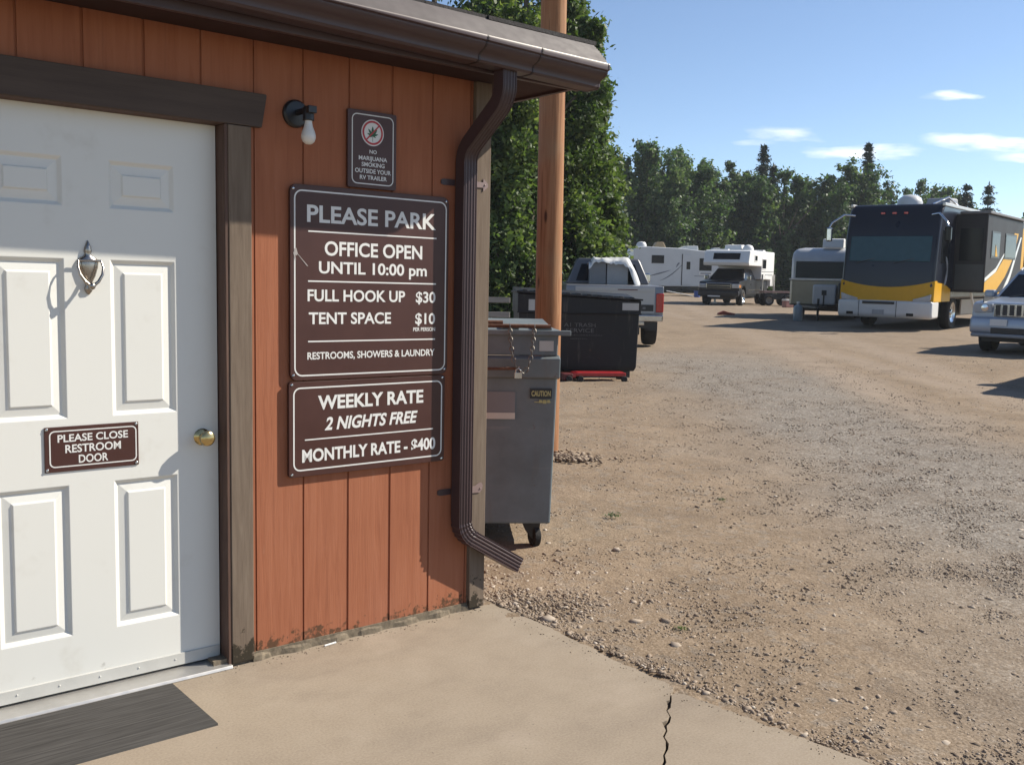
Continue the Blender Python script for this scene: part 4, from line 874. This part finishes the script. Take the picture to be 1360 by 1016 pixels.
for yy in (-.72, .36): MB().box(.095, .124, yy-.006, yy+.006, .38, .84).build('bumper_seam', IRON, mh)
# side facing the sun: cab window, slide-out, skirt
MB().box(-1.35, -.55, h, h+.012, 1.95, 2.9).build('cab_window', GLASS, mh, bevel=.01)
m = MB(); swoosh(m, [(-.95+.32*math.cos(a), 1.72+.42*math.sin(a)) for a in [PI*.5+PI*i/10 for i in range(11)]], h+.013, .05); m.build('crescent_decal', mat('silver decal', (.5, .52, .55), .4), mh)
so = MB().box(-6.9, -1.95, h-.1, h+.88, 1.12, 3.42).build('slide_out', GRY, mh, bevel=.03)
MB().box(-1.955, -1.94, h+.14, h+.78, 2.05, 3.0).build('slide_end_window', GLASS, so); MB().box(-1.952, -1.935, h+.06, h+.84, 1.2, 1.95).build('slide_end_panel', mat('dark slide panel', (.045, .05, .052), .45), so)
MB().box(-6.95, -1.9, h+.1, h+.95, 3.42, 3.5).build('slide_awning', mat('grey awning', (.16, .16, .17), .6), so, bevel=.02)
for a, b, c, d in ((-3.6, -2.5, 2.15, 2.95), (-5.9, -4.3, 2.15, 2.95)): f = MB().box(a, b, h+.88, h+.895, c, d).build('window', IRON, so); MB().box(a+.06, b-.06, h+.894, h+.90, c+.06, d-.06).build('pane', GLASS, f)
m = MB()
m.prism([(-1.97, 1.14), (-1.97, 1.42), (-3.4, 1.75), (-4.6, 2.3), (-5.6, 3.0), (-6.2, 3.0), (-5.6, 2.2), (-4.6, 1.6), (-3.4, 1.14)], 'y', h+.88, h+.887); m.prism([(-3.3, 2.2), (-3.0, 2.55), (-3.0, 2.2)], 'y', h+.9, h+.907); m.build('yellow_swoosh', YELP, so)
m = MB(); m.prism([(-1.97, 1.45), (-1.97, 1.55), (-3.3, 1.86), (-4.5, 2.42), (-4.42, 2.32), (-3.3, 1.74)], 'y', h+.88, h+.889); m.prism([(-4.3, 1.14), (-5.2, 1.7), (-6.5, 2.9), (-6.7, 2.9), (-5.4, 1.6), (-4.7, 1.14)], 'y', h+.88, h+.889); m.build('silver_swoosh', WHC, so)
MB().prism([(-7.2, 1.0), (-9.0, 1.9), (-10.8, 3.4), (-11.9, 3.4), (-11.9, 1.0)], 'y', h, h+.012).build('rear_swoosh', YELP, mh)
MB().box(-11.9, -3.1, h-.02, h+.02, .42, .88).build('skirt', TANP, mh); MB().box(-11.9, -3.1, -h-.02, -h+.02, .42, .88).build('skirt', TANP, mh)
MB().prism([(-2.95, .42), (-2.88, .42), (-2.2, 1.1), (-2.3, 1.1)], 'y', h+.45, h+.5).build('slide_brace', WHC, so)
MB().box(-11.5, -.5, -1.1, 1.1, .36, .9).build('chassis', BLACK, mh)
for xx in (-2.25, -8.8, -10.0):
    for s in (1, -1): wheel(mh, xx, s*(h-.16), .50, .30, CHROME)
MB().lathe([(.36, 0), (.36, .1), (.3, .22), (.18, .3), (0, .33)], (-1.3, .15, 3.66), (0, 0, 1), 22).build('satellite_dome', WHC, mh, smooth=40)
MB().prism([(-3.4, 3.66), (-2.3, 3.66), (-2.5, 3.95), (-3.3, 3.97)], 'y', .3, 1.0).build('air_conditioner', mat('grey unit', (.35, .35, .36), .5), mh, bevel=.05); MB().prism([(-8.4, 3.66), (-7.3, 3.66), (-7.5, 3.95), (-8.3, 3.97)], 'y', -.35, .35).build('air_conditioner', WHC, mh, bevel=.05)
MB().tube([(-.9, .9, 3.66), (-1.6, 1.15, 3.9), (-2.5, 1.2, 3.72)], .03, 8).build('roof_rack', CHROME, mh)

# SUV nosed in at the right edge
SUVP = mat('pale silver blue paint', (.36, .41, .49), .32, .3, .03, .4, coat=.5)
def suv(label, paint, loc, rz, group=None):
    t = empty('parked_suv', label, 'suv', loc, rz, group, tilt=True)
    ar = .43; zs = .36
    def cut(xc): return [(xc+ar*math.cos(a), zs+ar*.95*math.sin(a)) for a in [PI-PI*i/10 for i in range(11)]]
    prof = [(-.02, .52), (.0, .62), (-.03, .98), (-.12, 1.07), (-1.3, 1.16), (-4.65, 1.16), (-4.72, 1.05), (-4.74, .5), (-4.6, zs)]+cut(-3.72)+cut(-.92)+[(-.12, zs)]
    MB().prism(prof, 'y', -.93, .93).build('body', paint, t, bevel=.06, smooth=40, seg=3)
    MB().box(-4.5, -.2, -.75, .75, .26, 1.0).build('chassis', BLACK, t)
    for xx in (-.92, -3.72):
        for s in (1, -1): wheel(t, xx, s*.80, .375, .25, CHROME)
    lo = [(-1.25, .86), (-1.25, -.86), (-4.62, -.87), (-4.62, .87)]; hi = [(-2.0, .66), (-2.0, -.66), (-4.35, -.68), (-4.35, .68)]
    MB().loft([[(x, y, 1.15) for x, y in lo], [(x, y, 1.66) for x, y in hi], [(x*.97-.09, y*.9, 1.74) for x, y in hi]]).build('cabin', paint, t, bevel=.04, smooth=40)
    def q(i, j): return [(*lo[i], 1.15), (*lo[j], 1.15), (*hi[j], 1.66), (*hi[i], 1.66)]
    MB().pane(q(1, 0), .05, .05, .04, .04).build('windscreen', GLASS, t); MB().pane(q(3, 2), .1, .1, .1, .1).build('rear_window', GLASS, t)
    MB().pane(q(0, 3), .14, .03, .08, .1).build('side_window', GLASS, t); MB().pane(q(2, 1), .03, .14, .08, .1).build('side_window', GLASS, t)
    for s in (1, -1):
        MB().box(-1.75, -1.5, s*.93, s*1.15, 1.12, 1.3).build('side_mirror', paint, t, bevel=.05)
        h_ = MB().prism([(s*.52, .86), (s*.86, .84), (s*.90, 1.0), (s*.84, 1.045), (s*.52, 1.04)], 'x', -.2, .03).build('headlight', CLEARL, t, bevel=.02)
        MB().lathe([(.075, 0), (.07, .02), (0, .03)], (.025, s*.66, .95), (1, 0, 0), 14).build('lens', CHROME, h_, smooth=40); MB().box(-.1, .028, s*.83-.03, s*.83+.03, .87, 1.0).build('indicator', AMBER, h_, bevel=.01)
        MB().lathe([(.07, 0), (.06, .02), (0, .025)], (.02, s*.6, .58), (1, 0, 0), 14).build('fog_light', GLASS, t, smooth=40)
    for yy in (-.55, .1): MB().tube([(-1.22, yy, 1.165), (-1.36, yy+.45, 1.25)], .012, 6).build('wiper', BLACK, t)
    MB().box(-1.25, -.1, -.74, -.728, 1.06, 1.165).build('bonnet_seam', BLACK, t); MB().box(-1.25, -.1, .728, .74, 1.06, 1.165).build('bonnet_seam', BLACK, t)
    for s in (1, -1):
        for xx in (-1.45, -2.6, -3.5): MB().box(xx-.006, xx+.006, s*.929-.006, s*.929+.006, .5, 1.12).build('door_seam', BLACK, t)
    gr = MB().box(-.05, .03, -.49, .49, .78, 1.05).build('grille', CHROME, t, bevel=.015); m = MB()
    for k in range(7): m.box(.025, .036, -.455+.131*k, -.365+.131*k, .81, 1.02)
    m.build('grille_slots', BLACK, gr, bevel=.01)
    MB().prism([(-.15, .42), (.09, .44), (.12, .56), (.07, .76), (-.15, .78)], 'y', -.92, .92).build('front_bumper', paint, t, bevel=.04, smooth=40)
    MB().box(.09, .128, -.5, .5, .44, .56).build('air_intake', BLACK, t, bevel=.01); MB().box(-.1, .14, -.88, .88, .36, .44).build('lower_lip', mat('grey lip', (.3, .31, .33), .5), t, bevel=.03)
    MB().box(.105, .13, -.52, -.2, .60, .73).build('number_plate', WHITEV, t)
    for s in (1, -1): MB().tube([(-2.1, s*.6, 1.74), (-2.3, s*.6, 1.79), (-4.0, s*.6, 1.79), (-4.2, s*.6, 1.74)], .02, 8).build('roof_rail', ALU, t)
    return t
x, y, z = at(1349, 19.6)
suv('pale silver SUV with slotted grille cut off by the right edge of the picture', SUVP, (x, y, z), R(-90-42))
suv('dark grey SUV parked out of frame to the right, its shadow falling across the gravel', GRY, (8.3, 12.9, gz(12.9)), R(-90-42))

# ------------------------------------------------------------------ trees
def quads(name, m, parent, C, T, Bn, tone):
    "leaf faces: centres C, half axes T and Bn"
    n = len(C); V = np.empty((n, 4, 3), np.float32); V[:, 0] = C-T; V[:, 1] = C+Bn*.9-T*.15; V[:, 2] = C+T; V[:, 3] = C-Bn*.9-T*.15
    me = bpy.data.meshes.new(name); me.vertices.add(n*4); me.vertices.foreach_set('co', V.ravel()); me.loops.add(n*4); me.loops.foreach_set('vertex_index', np.arange(n*4, dtype=np.int32))
    me.polygons.add(n); me.polygons.foreach_set('loop_start', np.arange(0, n*4, 4, dtype=np.int32))
    at_ = me.attributes.new('tone', 'FLOAT', 'POINT'); at_.data.foreach_set('value', np.repeat(np.clip(tone, 0, 1), 4).astype(np.float32)); me.update(); me.validate()
    me.materials.append(m); o = bpy.data.objects.new(name, me); COL.objects.link(o)
    if parent: o.parent = parent
    return o
def unit(a): return a/np.maximum(np.linalg.norm(a, axis=1, keepdims=True), 1e-6)
BARK = mat('grey bark', (.13, .105, .085), .9, var=.4, scale=9, bump=.6, bscale=20, stretch=(1, 1, .3))
LEAF_NEAR = m_leaf('broad leaves', (.04, .07, .022), (.10, .15, .045), (.23, .27, .095), .36)
LEAF_FAR = m_leaf('far leaves', (.034, .064, .03), (.08, .132, .056), (.17, .22, .09), .36)
LEAF_PALE = m_leaf('pale willow leaves', (.05, .075, .04), (.095, .13, .065), (.17, .21, .11), .3)
NEEDLE = m_leaf('spruce needles', (.012, .028, .017), (.027, .05, .03), (.05, .078, .048), .1)
def leafy(name, label, cat, loc, Hh, Wd, seed, leaf, nclump, per, size, low=.06, skew=1., group=None, lean=0., cone=.5):
    g = np.random.default_rng(seed); t = empty(name, label, cat, loc, 0, group)
    # limbs
    m = MB(); top = Hh*.86; m.tube([(0, 0, -.2), (.05*Wd*g.normal()*.3, 0, top*.3), (lean*.5, .1*g.normal(), top*.65), (lean, 0, top)], [Hh*.024, Hh*.019, Hh*.011, Hh*.003], 9)
    for k in range(9):
        h0 = Hh*g.uniform(.12, .6); a = g.uniform(0, 2*PI); L = Wd*g.uniform(.2, .33); dz = L*g.uniform(.5, 1.1)
        m.tube([(0, 0, h0), (L*.45*math.cos(a), L*.45*math.sin(a), h0+dz*.45), (L*math.cos(a), L*math.sin(a), h0+dz)], [Hh*.009, Hh*.006, Hh*.002], 6)
    m.build('trunk', BARK, t, smooth=60)
    # crown: clumps along several upright leaders so that the outline is uneven
    nl = max(5, int(Wd*1.6)); aa = g.uniform(0, 2*PI, nl); rl = Wd*.5*np.sqrt(g.random(nl))*.78; rl[0] = 0; Lx = rl*np.cos(aa); Ly = rl*np.sin(aa)
    Lh = Hh*np.clip(1-cone*(rl/(Wd*.5))**1.3+g.normal(0, .05, nl), .3, 1.0); Lh[0] = Hh
    k = g.integers(0, nl, nclump); hz = low+(1-low)*g.random(nclump)**.9; z = hz*Lh[k]
    ew = Wd*.24*np.clip(1.06-hz, 0, 1)**.62*g.uniform(.6, 1.15, nclump)
    a = g.uniform(0, 2*PI, nclump); q = g.random(nclump)**.5
    cx = Lx[k]*(.55+.45*np.minimum(hz*2, 1))+ew*q*np.cos(a)+lean*hz; cy = Ly[k]*(.55+.45*np.minimum(hz*2, 1))+ew*q*np.sin(a)
    rc = (.16+.045*Wd)*g.uniform(.55, 1.3, nclump)*(1-.5*hz)
    n = nclump*per; ci = np.repeat(np.arange(nclump), per); d = np.clip(g.normal(size=(n, 3)), -1.7, 1.7); rad = np.linalg.norm(d, axis=1)*.5
    # each clump is a spray: stretched along a random outward, upward twig direction
    tw = np.stack([np.cos(a), np.sin(a), g.normal(.9, .7, nclump)], 1); tw = unit(tw)
    C = np.stack([cx, cy, z], 1)[ci]+d*(rc[ci]*.62)[:, None]+tw[ci]*(rc[ci]*g.normal(0, .75, n))[:, None]; C[:, 2] = np.maximum(C[:, 2], .03+.15*g.random(n))
    d = unit(d)
    nr = unit(d*.6+g.normal(0, .6, (n, 3))+np.array([0, 0, .4])); T = unit(np.cross(nr, g.normal(size=(n, 3)))); Bn = np.cross(nr, T); s = size*g.uniform(.5, 1.35, n)
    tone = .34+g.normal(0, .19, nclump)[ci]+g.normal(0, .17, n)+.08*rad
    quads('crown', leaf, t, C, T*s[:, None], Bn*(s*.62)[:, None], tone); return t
def spruce(name, label, cat, loc, Hh, Wd, seed, leaf=NEEDLE, dens=1., group=None):
    g = np.random.default_rng(seed); t = empty(name, label, cat, loc, 0, group)
    m = MB(); m.tube([(0, 0, -.2), (0, 0, Hh*.5), (0, 0, Hh*.97)], [Hh*.02, Hh*.012, Hh*.002], 8); m.build('trunk', BARK, t, smooth=60)
    C = []; T = []; S_ = []; tn = []
    nz = int(58*dens)
    for i in range(nz):
        h = Hh*(.05+.94*((i+g.random())/nz)); L0 = Wd*.5*(1-h/Hh)**.8+.16; off_ = g.uniform(0, 2*PI); nb = 7 if h < Hh*.8 else 5
        for j in range(nb):
            a = off_+2*PI*j/nb+g.normal(0, .25); L = L0*g.uniform(.55, 1.15); b0 = g.normal(.34, .12); dr = np.array([math.cos(a), math.sin(a), 0])
            for q in np.linspace(.12, 1, max(4, int(L/.17))):
                p = dr*L*q+np.array([0, 0, h-L*.32*q+L*.26*q*q]); e = .30*(1.1-q*.5)
                for w in range(4):
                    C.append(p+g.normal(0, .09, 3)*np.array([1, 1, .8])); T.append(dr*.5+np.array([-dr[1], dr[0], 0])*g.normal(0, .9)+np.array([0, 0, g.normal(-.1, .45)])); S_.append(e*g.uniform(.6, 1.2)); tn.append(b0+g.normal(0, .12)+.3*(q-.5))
    for q in range(10): C.append(np.array([0, 0, Hh*(.95+.006*q)])); T.append(np.array([g.normal(0, .3), g.normal(0, .3), 1.])); S_.append(.18); tn.append(.4)
    C = np.array(C); T = unit(np.array(T)); s = np.array(S_); Bn = unit(np.cross(T, g.normal(size=T.shape)+np.array([0, 0, 1.5])))
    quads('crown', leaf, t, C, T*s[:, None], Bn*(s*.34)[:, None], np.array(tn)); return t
# near clump of tall leafy trees behind the building corner and pole: (column, distance, height, width, seed, label)
NEARG = 'tall leafy trees behind the building'
for px, d, h, w, sd_, cn, lb in ((743, 28., 9.6, 4.1, 11, .9, 'tall leafy tree whose crown shows on both sides of the timber pole'), (780, 30.5, 7.3, 3.5, 12, .55, 'rounded leafy tree at the right-hand edge of the near clump, above the silver pickup'),
                         (688, 27., 11.5, 5.0, 13, .5, 'dark leafy tree between the building corner and the timber pole'), (655, 31., 13.2, 6.0, 14, .5, 'tallest leafy tree, its top showing above the gutter left of the pole'),
                         (570, 29., 12.5, 5.5, 15, .5, 'leafy tree whose top just shows over the roof edge'), (480, 33., 11.5, 6., 16, .5, 'leafy tree hidden behind the restroom roof, farthest to the left')):
    x, y, z = at(px, d); leafy('leafy_tree', lb, 'tree', (x, y, z-.05), h, w, sd_, LEAF_NEAR, 330 if px < 600 else 520, 150, .085, low=.02, cone=cn, group=NEARG)
x, y, z = at(735, 25.3); leafy('leafy_shrub', 'low dark shrub under the leafy trees beside the pole', 'shrub', (x-1.2, y, z), 2.8, 4.2, 31, LEAF_NEAR, 150, 110, .075, low=.02, group='shrubs under the leafy trees')
x, y, z = at(775, 27.); leafy('leafy_shrub', 'bright green shrub behind the load of the silver pickup', 'shrub', (x, y, z), 2.9, 3.0, 32, LEAF_NEAR, 130, 110, .075, low=.02, group='shrubs under the leafy trees')
# tree line beyond the trailers
FARG = 'tree line beyond the trailers'
def top_h(py, px, d): return EYE+(388+.019*(px-680)-py)/F_PX*d-gz(d)
for px, d, py, w, sd_, lf, lb in (
    (852, 76, 196, 5.5, 41, LEAF_FAR, 'narrow pale-topped tree at the left end of the far tree line'), (888, 80, 204, 8., 42, LEAF_FAR, 'broad dense tree above the white travel trailer'), (925, 82, 222, 6., 43, LEAF_FAR, 'rounded tree above the right end of the white travel trailer'),
    (958, 88, 221, 5., 44, LEAF_PALE, 'pale loose-topped tree left of the tall dark spruce'), (985, 84, 232, 6., 45, LEAF_FAR, 'leafy tree directly in front of the tall dark spruce'), (1032, 80, 230, 6.5, 46, LEAF_FAR, 'bushy tree above the white truck camper'),
    (1063, 88, 246, 5., 47, LEAF_PALE, 'wispy pale tree above the gap right of the camper'), (1088, 84, 250, 5.5, 48, LEAF_PALE, 'pale grey-green tree above the old rounded trailer'), (1118, 82, 222, 6.5, 49, LEAF_FAR, 'leafy tree rising left of the spire-topped spruce'),
    (1160, 86, 236, 7., 50, LEAF_FAR, 'leafy tree right of the spire-topped spruce, above the motorhome'), (1208, 92, 242, 8., 51, LEAF_FAR, 'broad tree showing over the middle of the motorhome roof'), (1245, 95, 258, 6., 52, LEAF_FAR, 'low tree over the right corner of the motorhome roof')):
    x, y, z = at(px, d); leafy('leafy_tree', lb, 'tree', (x, y, z), top_h(py, px, d), w*1.5, sd_, lf, 460, 75, .15, low=.02, cone=.34, group=FARG)
for px, d, py, w, sd_, dn, lb in ((1003, 90, 199, 5.4, 61, 1., 'tall dark spruce standing out of the tree line above the camper'), (1139, 90, 196, 4.6, 62, 1., 'slender spire-topped spruce seen against the small white cloud'),
                          (1270, 84, 250, 4.6, 63, .7, 'dark pine with layered top behind the motorhome slide-out'), (1299, 88, 247, 5., 64, .5, 'thin open pine farthest right above the motorhome'), (1016, 86, 222, 4.5, 65, .9, 'shorter dark conifer touching the right side of the tall spruce')):
    x, y, z = at(px, d); spruce('spruce_tree', lb, 'tree', (x, y, z), top_h(py, px, d), w, sd_, dens=dn, group=FARG)
# out of the picture on the right the line goes on, lower
for k, (px, d, py) in enumerate(((1375, 90, 262), (1440, 92, 255), (1520, 95, 250))):
    x, y, z = at(px, d); leafy('leafy_tree', ('leafy tree just beyond the right edge behind the motorhome', 'second leafy tree beyond the right edge of the picture', 'farthest leafy tree beyond the right edge of the picture')[k], 'tree', (x, y, z), top_h(py, px, d), 8, 70+k, LEAF_FAR, 200, 60, .18, low=.04, group=FARG)
# undergrowth joining the trunks
BSH = 'bushes under the tree line'
for k, px in enumerate(range(835, 1330, 33)):
    x, y, z = at(px+(k*37 % 13)-6, 77+(k*29 % 9)); lf = LEAF_PALE if k in (7, 8) else LEAF_FAR
    leafy('bush', 'dense dark green bush filling the foot of the far tree line' if lf is LEAF_FAR else 'pale grey-green bush in the gap above the old rounded trailer', 'bush', (x, y, z), 4.2+(k*53 % 17)*.13, 5.4, 80+k, lf, 130, 60, .17, low=.02, group=BSH if lf is LEAF_FAR else 'pale bushes under the tree line')

# ------------------------------------------------------------------ stones and small things on the ground
def stone_mesh(name, P, sz, tone, g):
    "faceted pebbles, one mesh; P centres, sz radii"
    t_ = (1+5**.5)/2; IV = unit(np.array([(-1, t_, 0), (1, t_, 0), (-1, -t_, 0), (1, -t_, 0), (0, -1, t_), (0, 1, t_), (0, -1, -t_), (0, 1, -t_), (t_, 0, -1), (t_, 0, 1), (-t_, 0, -1), (-t_, 0, 1)], float))
    IF = np.array([(0, 11, 5), (0, 5, 1), (0, 1, 7), (0, 7, 10), (0, 10, 11), (1, 5, 9), (5, 11, 4), (11, 10, 2), (10, 7, 6), (7, 1, 8), (3, 9, 4), (3, 4, 2), (3, 2, 6), (3, 6, 8), (3, 8, 9), (4, 9, 5), (2, 4, 11), (6, 2, 10), (8, 6, 7), (9, 8, 1)])
    n = len(P); V = IV[None]*(1+g.normal(0, .21, (n, 12, 1))); V = V*np.stack([g.uniform(.8, 1.5, n), g.uniform(.6, 1.1, n), g.uniform(.4, .8, n)], 1)[:, None, :]
    a = g.uniform(0, 2*PI, n); c, s = np.cos(a)[:, None], np.sin(a)[:, None]; X = V[..., 0]*c-V[..., 1]*s; Y = V[..., 0]*s+V[..., 1]*c
    V = np.stack([X, Y, V[..., 2]], -1)*sz[:, None, None]+P[:, None, :]
    F = (IF[None]+12*np.arange(n)[:, None, None]).reshape(-1)
    me = bpy.data.meshes.new(name); me.vertices.add(n*12); me.vertices.foreach_set('co', V.astype(np.float32).ravel()); me.loops.add(len(F)); me.loops.foreach_set('vertex_index', F.astype(np.int32)); me.polygons.add(n*20); me.polygons.foreach_set('loop_start', np.arange(0, n*60, 3, dtype=np.int32))
    q = me.attributes.new('tone', 'FLOAT', 'POINT'); q.data.foreach_set('value', np.repeat(np.clip(tone, 0, 1), 12).astype(np.float32)); me.update(); me.materials.append(STONE)
    o = bpy.data.objects.new(name, me); COL.objects.link(o); return o
g = np.random.default_rng(21)
def scatter(n):
    "more stones near the viewer, in drifts and in the gravel lane"
    d = 2.5+19*g.random(n*3)**1.9; px = g.uniform(600, 1500, n*3); X = (px-680)/F_PX*d; Y = d
    den = .3+.75*np.exp(-((X-3.4)/1.5)**2)+.3*np.sin(X*2.1+np.cos(Y*1.7)*1.5)*np.sin(Y*1.6+X)
    u = (X-BX)*CB+(Y-BY)*SB; off = (X-BX)*SB-(Y-BY)*CB
    den *= np.clip((21-Y)/11, 0, 1)
    ok = (g.random(n*3) < den) & ~((u < 1.31) & (off > -.1)) & ~((u < 1.24) & (off <= 0)); i = np.where(ok)[0][:n]
    return X[i], Y[i]
X, Y = scatter(85000)
# a line of coarse gravel along the slab edge and a spill under the downspout
ue = 1.30+np.abs(g.normal(0, .045, 2600)); oe = 3.2*g.random(2600)**1.6-.3; us = 1.34+np.abs(g.normal(.2, .25, 3200)); os_ = g.normal(.05, .35, 3200)
U = np.concatenate([ue, us]); O = np.concatenate([oe, os_]); ex = BX+CB*U+SB*O; ey = BY+SB*U-CB*O
nA = len(X); X = np.concatenate([X, ex]); Y = np.concatenate([Y, ey]); n = len(X)
sz = g.lognormal(-6.0, .55, n)*(1+.04*Y); sz[nA:] *= 1.35; sz = np.clip(sz, .0016, .016)
tone = np.clip(g.normal(.64, .17, n)+.1*(np.abs(X-3.4) < 1.4), 0, 1)
Z = np.array([gz(v) for v in Y])+sz*.0
k = np.clip((np.hypot(X+.3, Y-3.2)-1.6)/3, 0, 1)
Z += k*(.012*np.sin(X*1.3+1)*np.cos(Y*1.17+1.7)+.008*np.sin(X*2.9+2)*np.cos(Y*2.61+3.4)+.02*np.sin(X*.5+.3)*np.cos(Y*.45+.51))
o = stone_mesh('gravel', np.stack([X, Y, Z], 1), sz, tone, g); o['kind'] = 'stuff'
# pebbles heaped at the pole's foot
px_, py_ = at(758, 8.0)[:2]; n = 260; X = g.normal(px_, .15, n); Y = g.normal(py_, .1, n); sz = g.uniform(.006, .022, n)
o = stone_mesh('pebble_heap', np.stack([X, Y, np.array([gz(v) for v in Y])+sz*.3+.02*np.exp(-((X-px_)/.12)**2)], 1), sz, g.uniform(.3, .85, n), g); o['kind'] = 'stuff'
n = 330; uu = np.concatenate([1.255-np.abs(g.normal(0, .045, 190)), g.uniform(-.1, 1.2, 140)]); oo = np.concatenate([g.uniform(.05, 2.2, 190), .075+np.abs(g.normal(0, .03, 140))])
sz = g.uniform(.001, .0036, n); o = stone_mesh('grit', np.stack([BX+CB*uu+SB*oo, BY+SB*uu-CB*oo, sz*.3], 1), sz, g.uniform(.1, .9, n), g); o['kind'] = 'stuff'
def rock(px, d, s, tone, lb, flat=.45, sd_=1):
    q = np.random.default_rng(sd_); x, y, z = at(px, d); o = stone_mesh('rock', np.array([[0, 0, s*.05]]), np.array([s*.85]), np.array([tone*.88]), q); o.location = (x, y, z); o.scale = (1, 1, flat/.6); tag(o, lb, 'rock')
rock(729, 4.22, .042, .97, 'pale flat rock at the edge of the slab below the downspout', .4, 1)
rock(903, 3.93, .036, .95, 'pale flat rock lying on the dirt above the slab crack', .4, 2)
rock(847, 4.2, .03, .92, 'pale rock to the left of the weed tuft', .5, 3)
rock(889, 4.22, .03, .8, 'tan rock just beside the weed tuft', .5, 4)
rock(821, 5.35, .03, 1., 'whitish stone on the dirt to the right of the grey bin', .4, 5)
rock(1281, 3.1, .022, 1., 'small white stone near the lower right corner', .5, 6)
rock(896, 3.44, .034, .95, 'broken pale chip of concrete at the head of the slab crack', .4, 8)
rock(728, 5.45, .024, .95, 'small pale stone by the caster of the grey bin', .5, 7)
def weed(px, d, s, lb, sd_):
    q = np.random.default_rng(sd_); x, y, z = at(px, d); n = 90; C = np.stack([q.normal(0, s*.5, n), q.normal(0, s*.35, n), np.abs(q.normal(0, s*.25, n))+.006], 1); T = unit(q.normal(size=(n, 3))+np.array([0, 0, .6])); Bn = unit(np.cross(T, q.normal(size=(n, 3)))); l = s*.25*q.uniform(.5, 1.2, n)
    o = quads('weed', LEAF_PALE if sd_ % 2 else LEAF_NEAR, None, C, T*l[:, None], Bn*(l*.3)[:, None], q.uniform(.2, .8, n)); o.location = (x, y, z); o.scale = (.7, .7, .6); tag(o, lb, 'weed')
weed(911, 4.12, .04, 'tiny green weed tuft among the rocks above the slab crack', 2)
weed(962, 6.6, .05, 'small dull weed growing in the gravel right of the pole', 1)
weed(815, 6.1, .07, 'low grey-green weed on the dirt right of the bin', 3)

# ------------------------------------------------------------------ haze: thin summer air over the yard
hz = MB((0, 0, 0)).box(-75, 175, -25, 420, -2, 17.5).build('haze', bpy.data.materials.new('thin haze')); hz['kind'] = 'stuff'
hm = hz.data.materials[0]; hm.use_nodes = True; ht = hm.node_tree; ht.nodes.remove(ht.nodes['Principled BSDF'])
pv = ht.nodes.new('ShaderNodeVolumePrincipled'); pv.inputs['Color'].default_value = (.86, .92, 1, 1); pv.inputs['Density'].default_value = .0004; pv.inputs['Anisotropy'].default_value = .2
ht.links.new(pv.outputs[0], ht.nodes['Material Output'].inputs['Volume'])
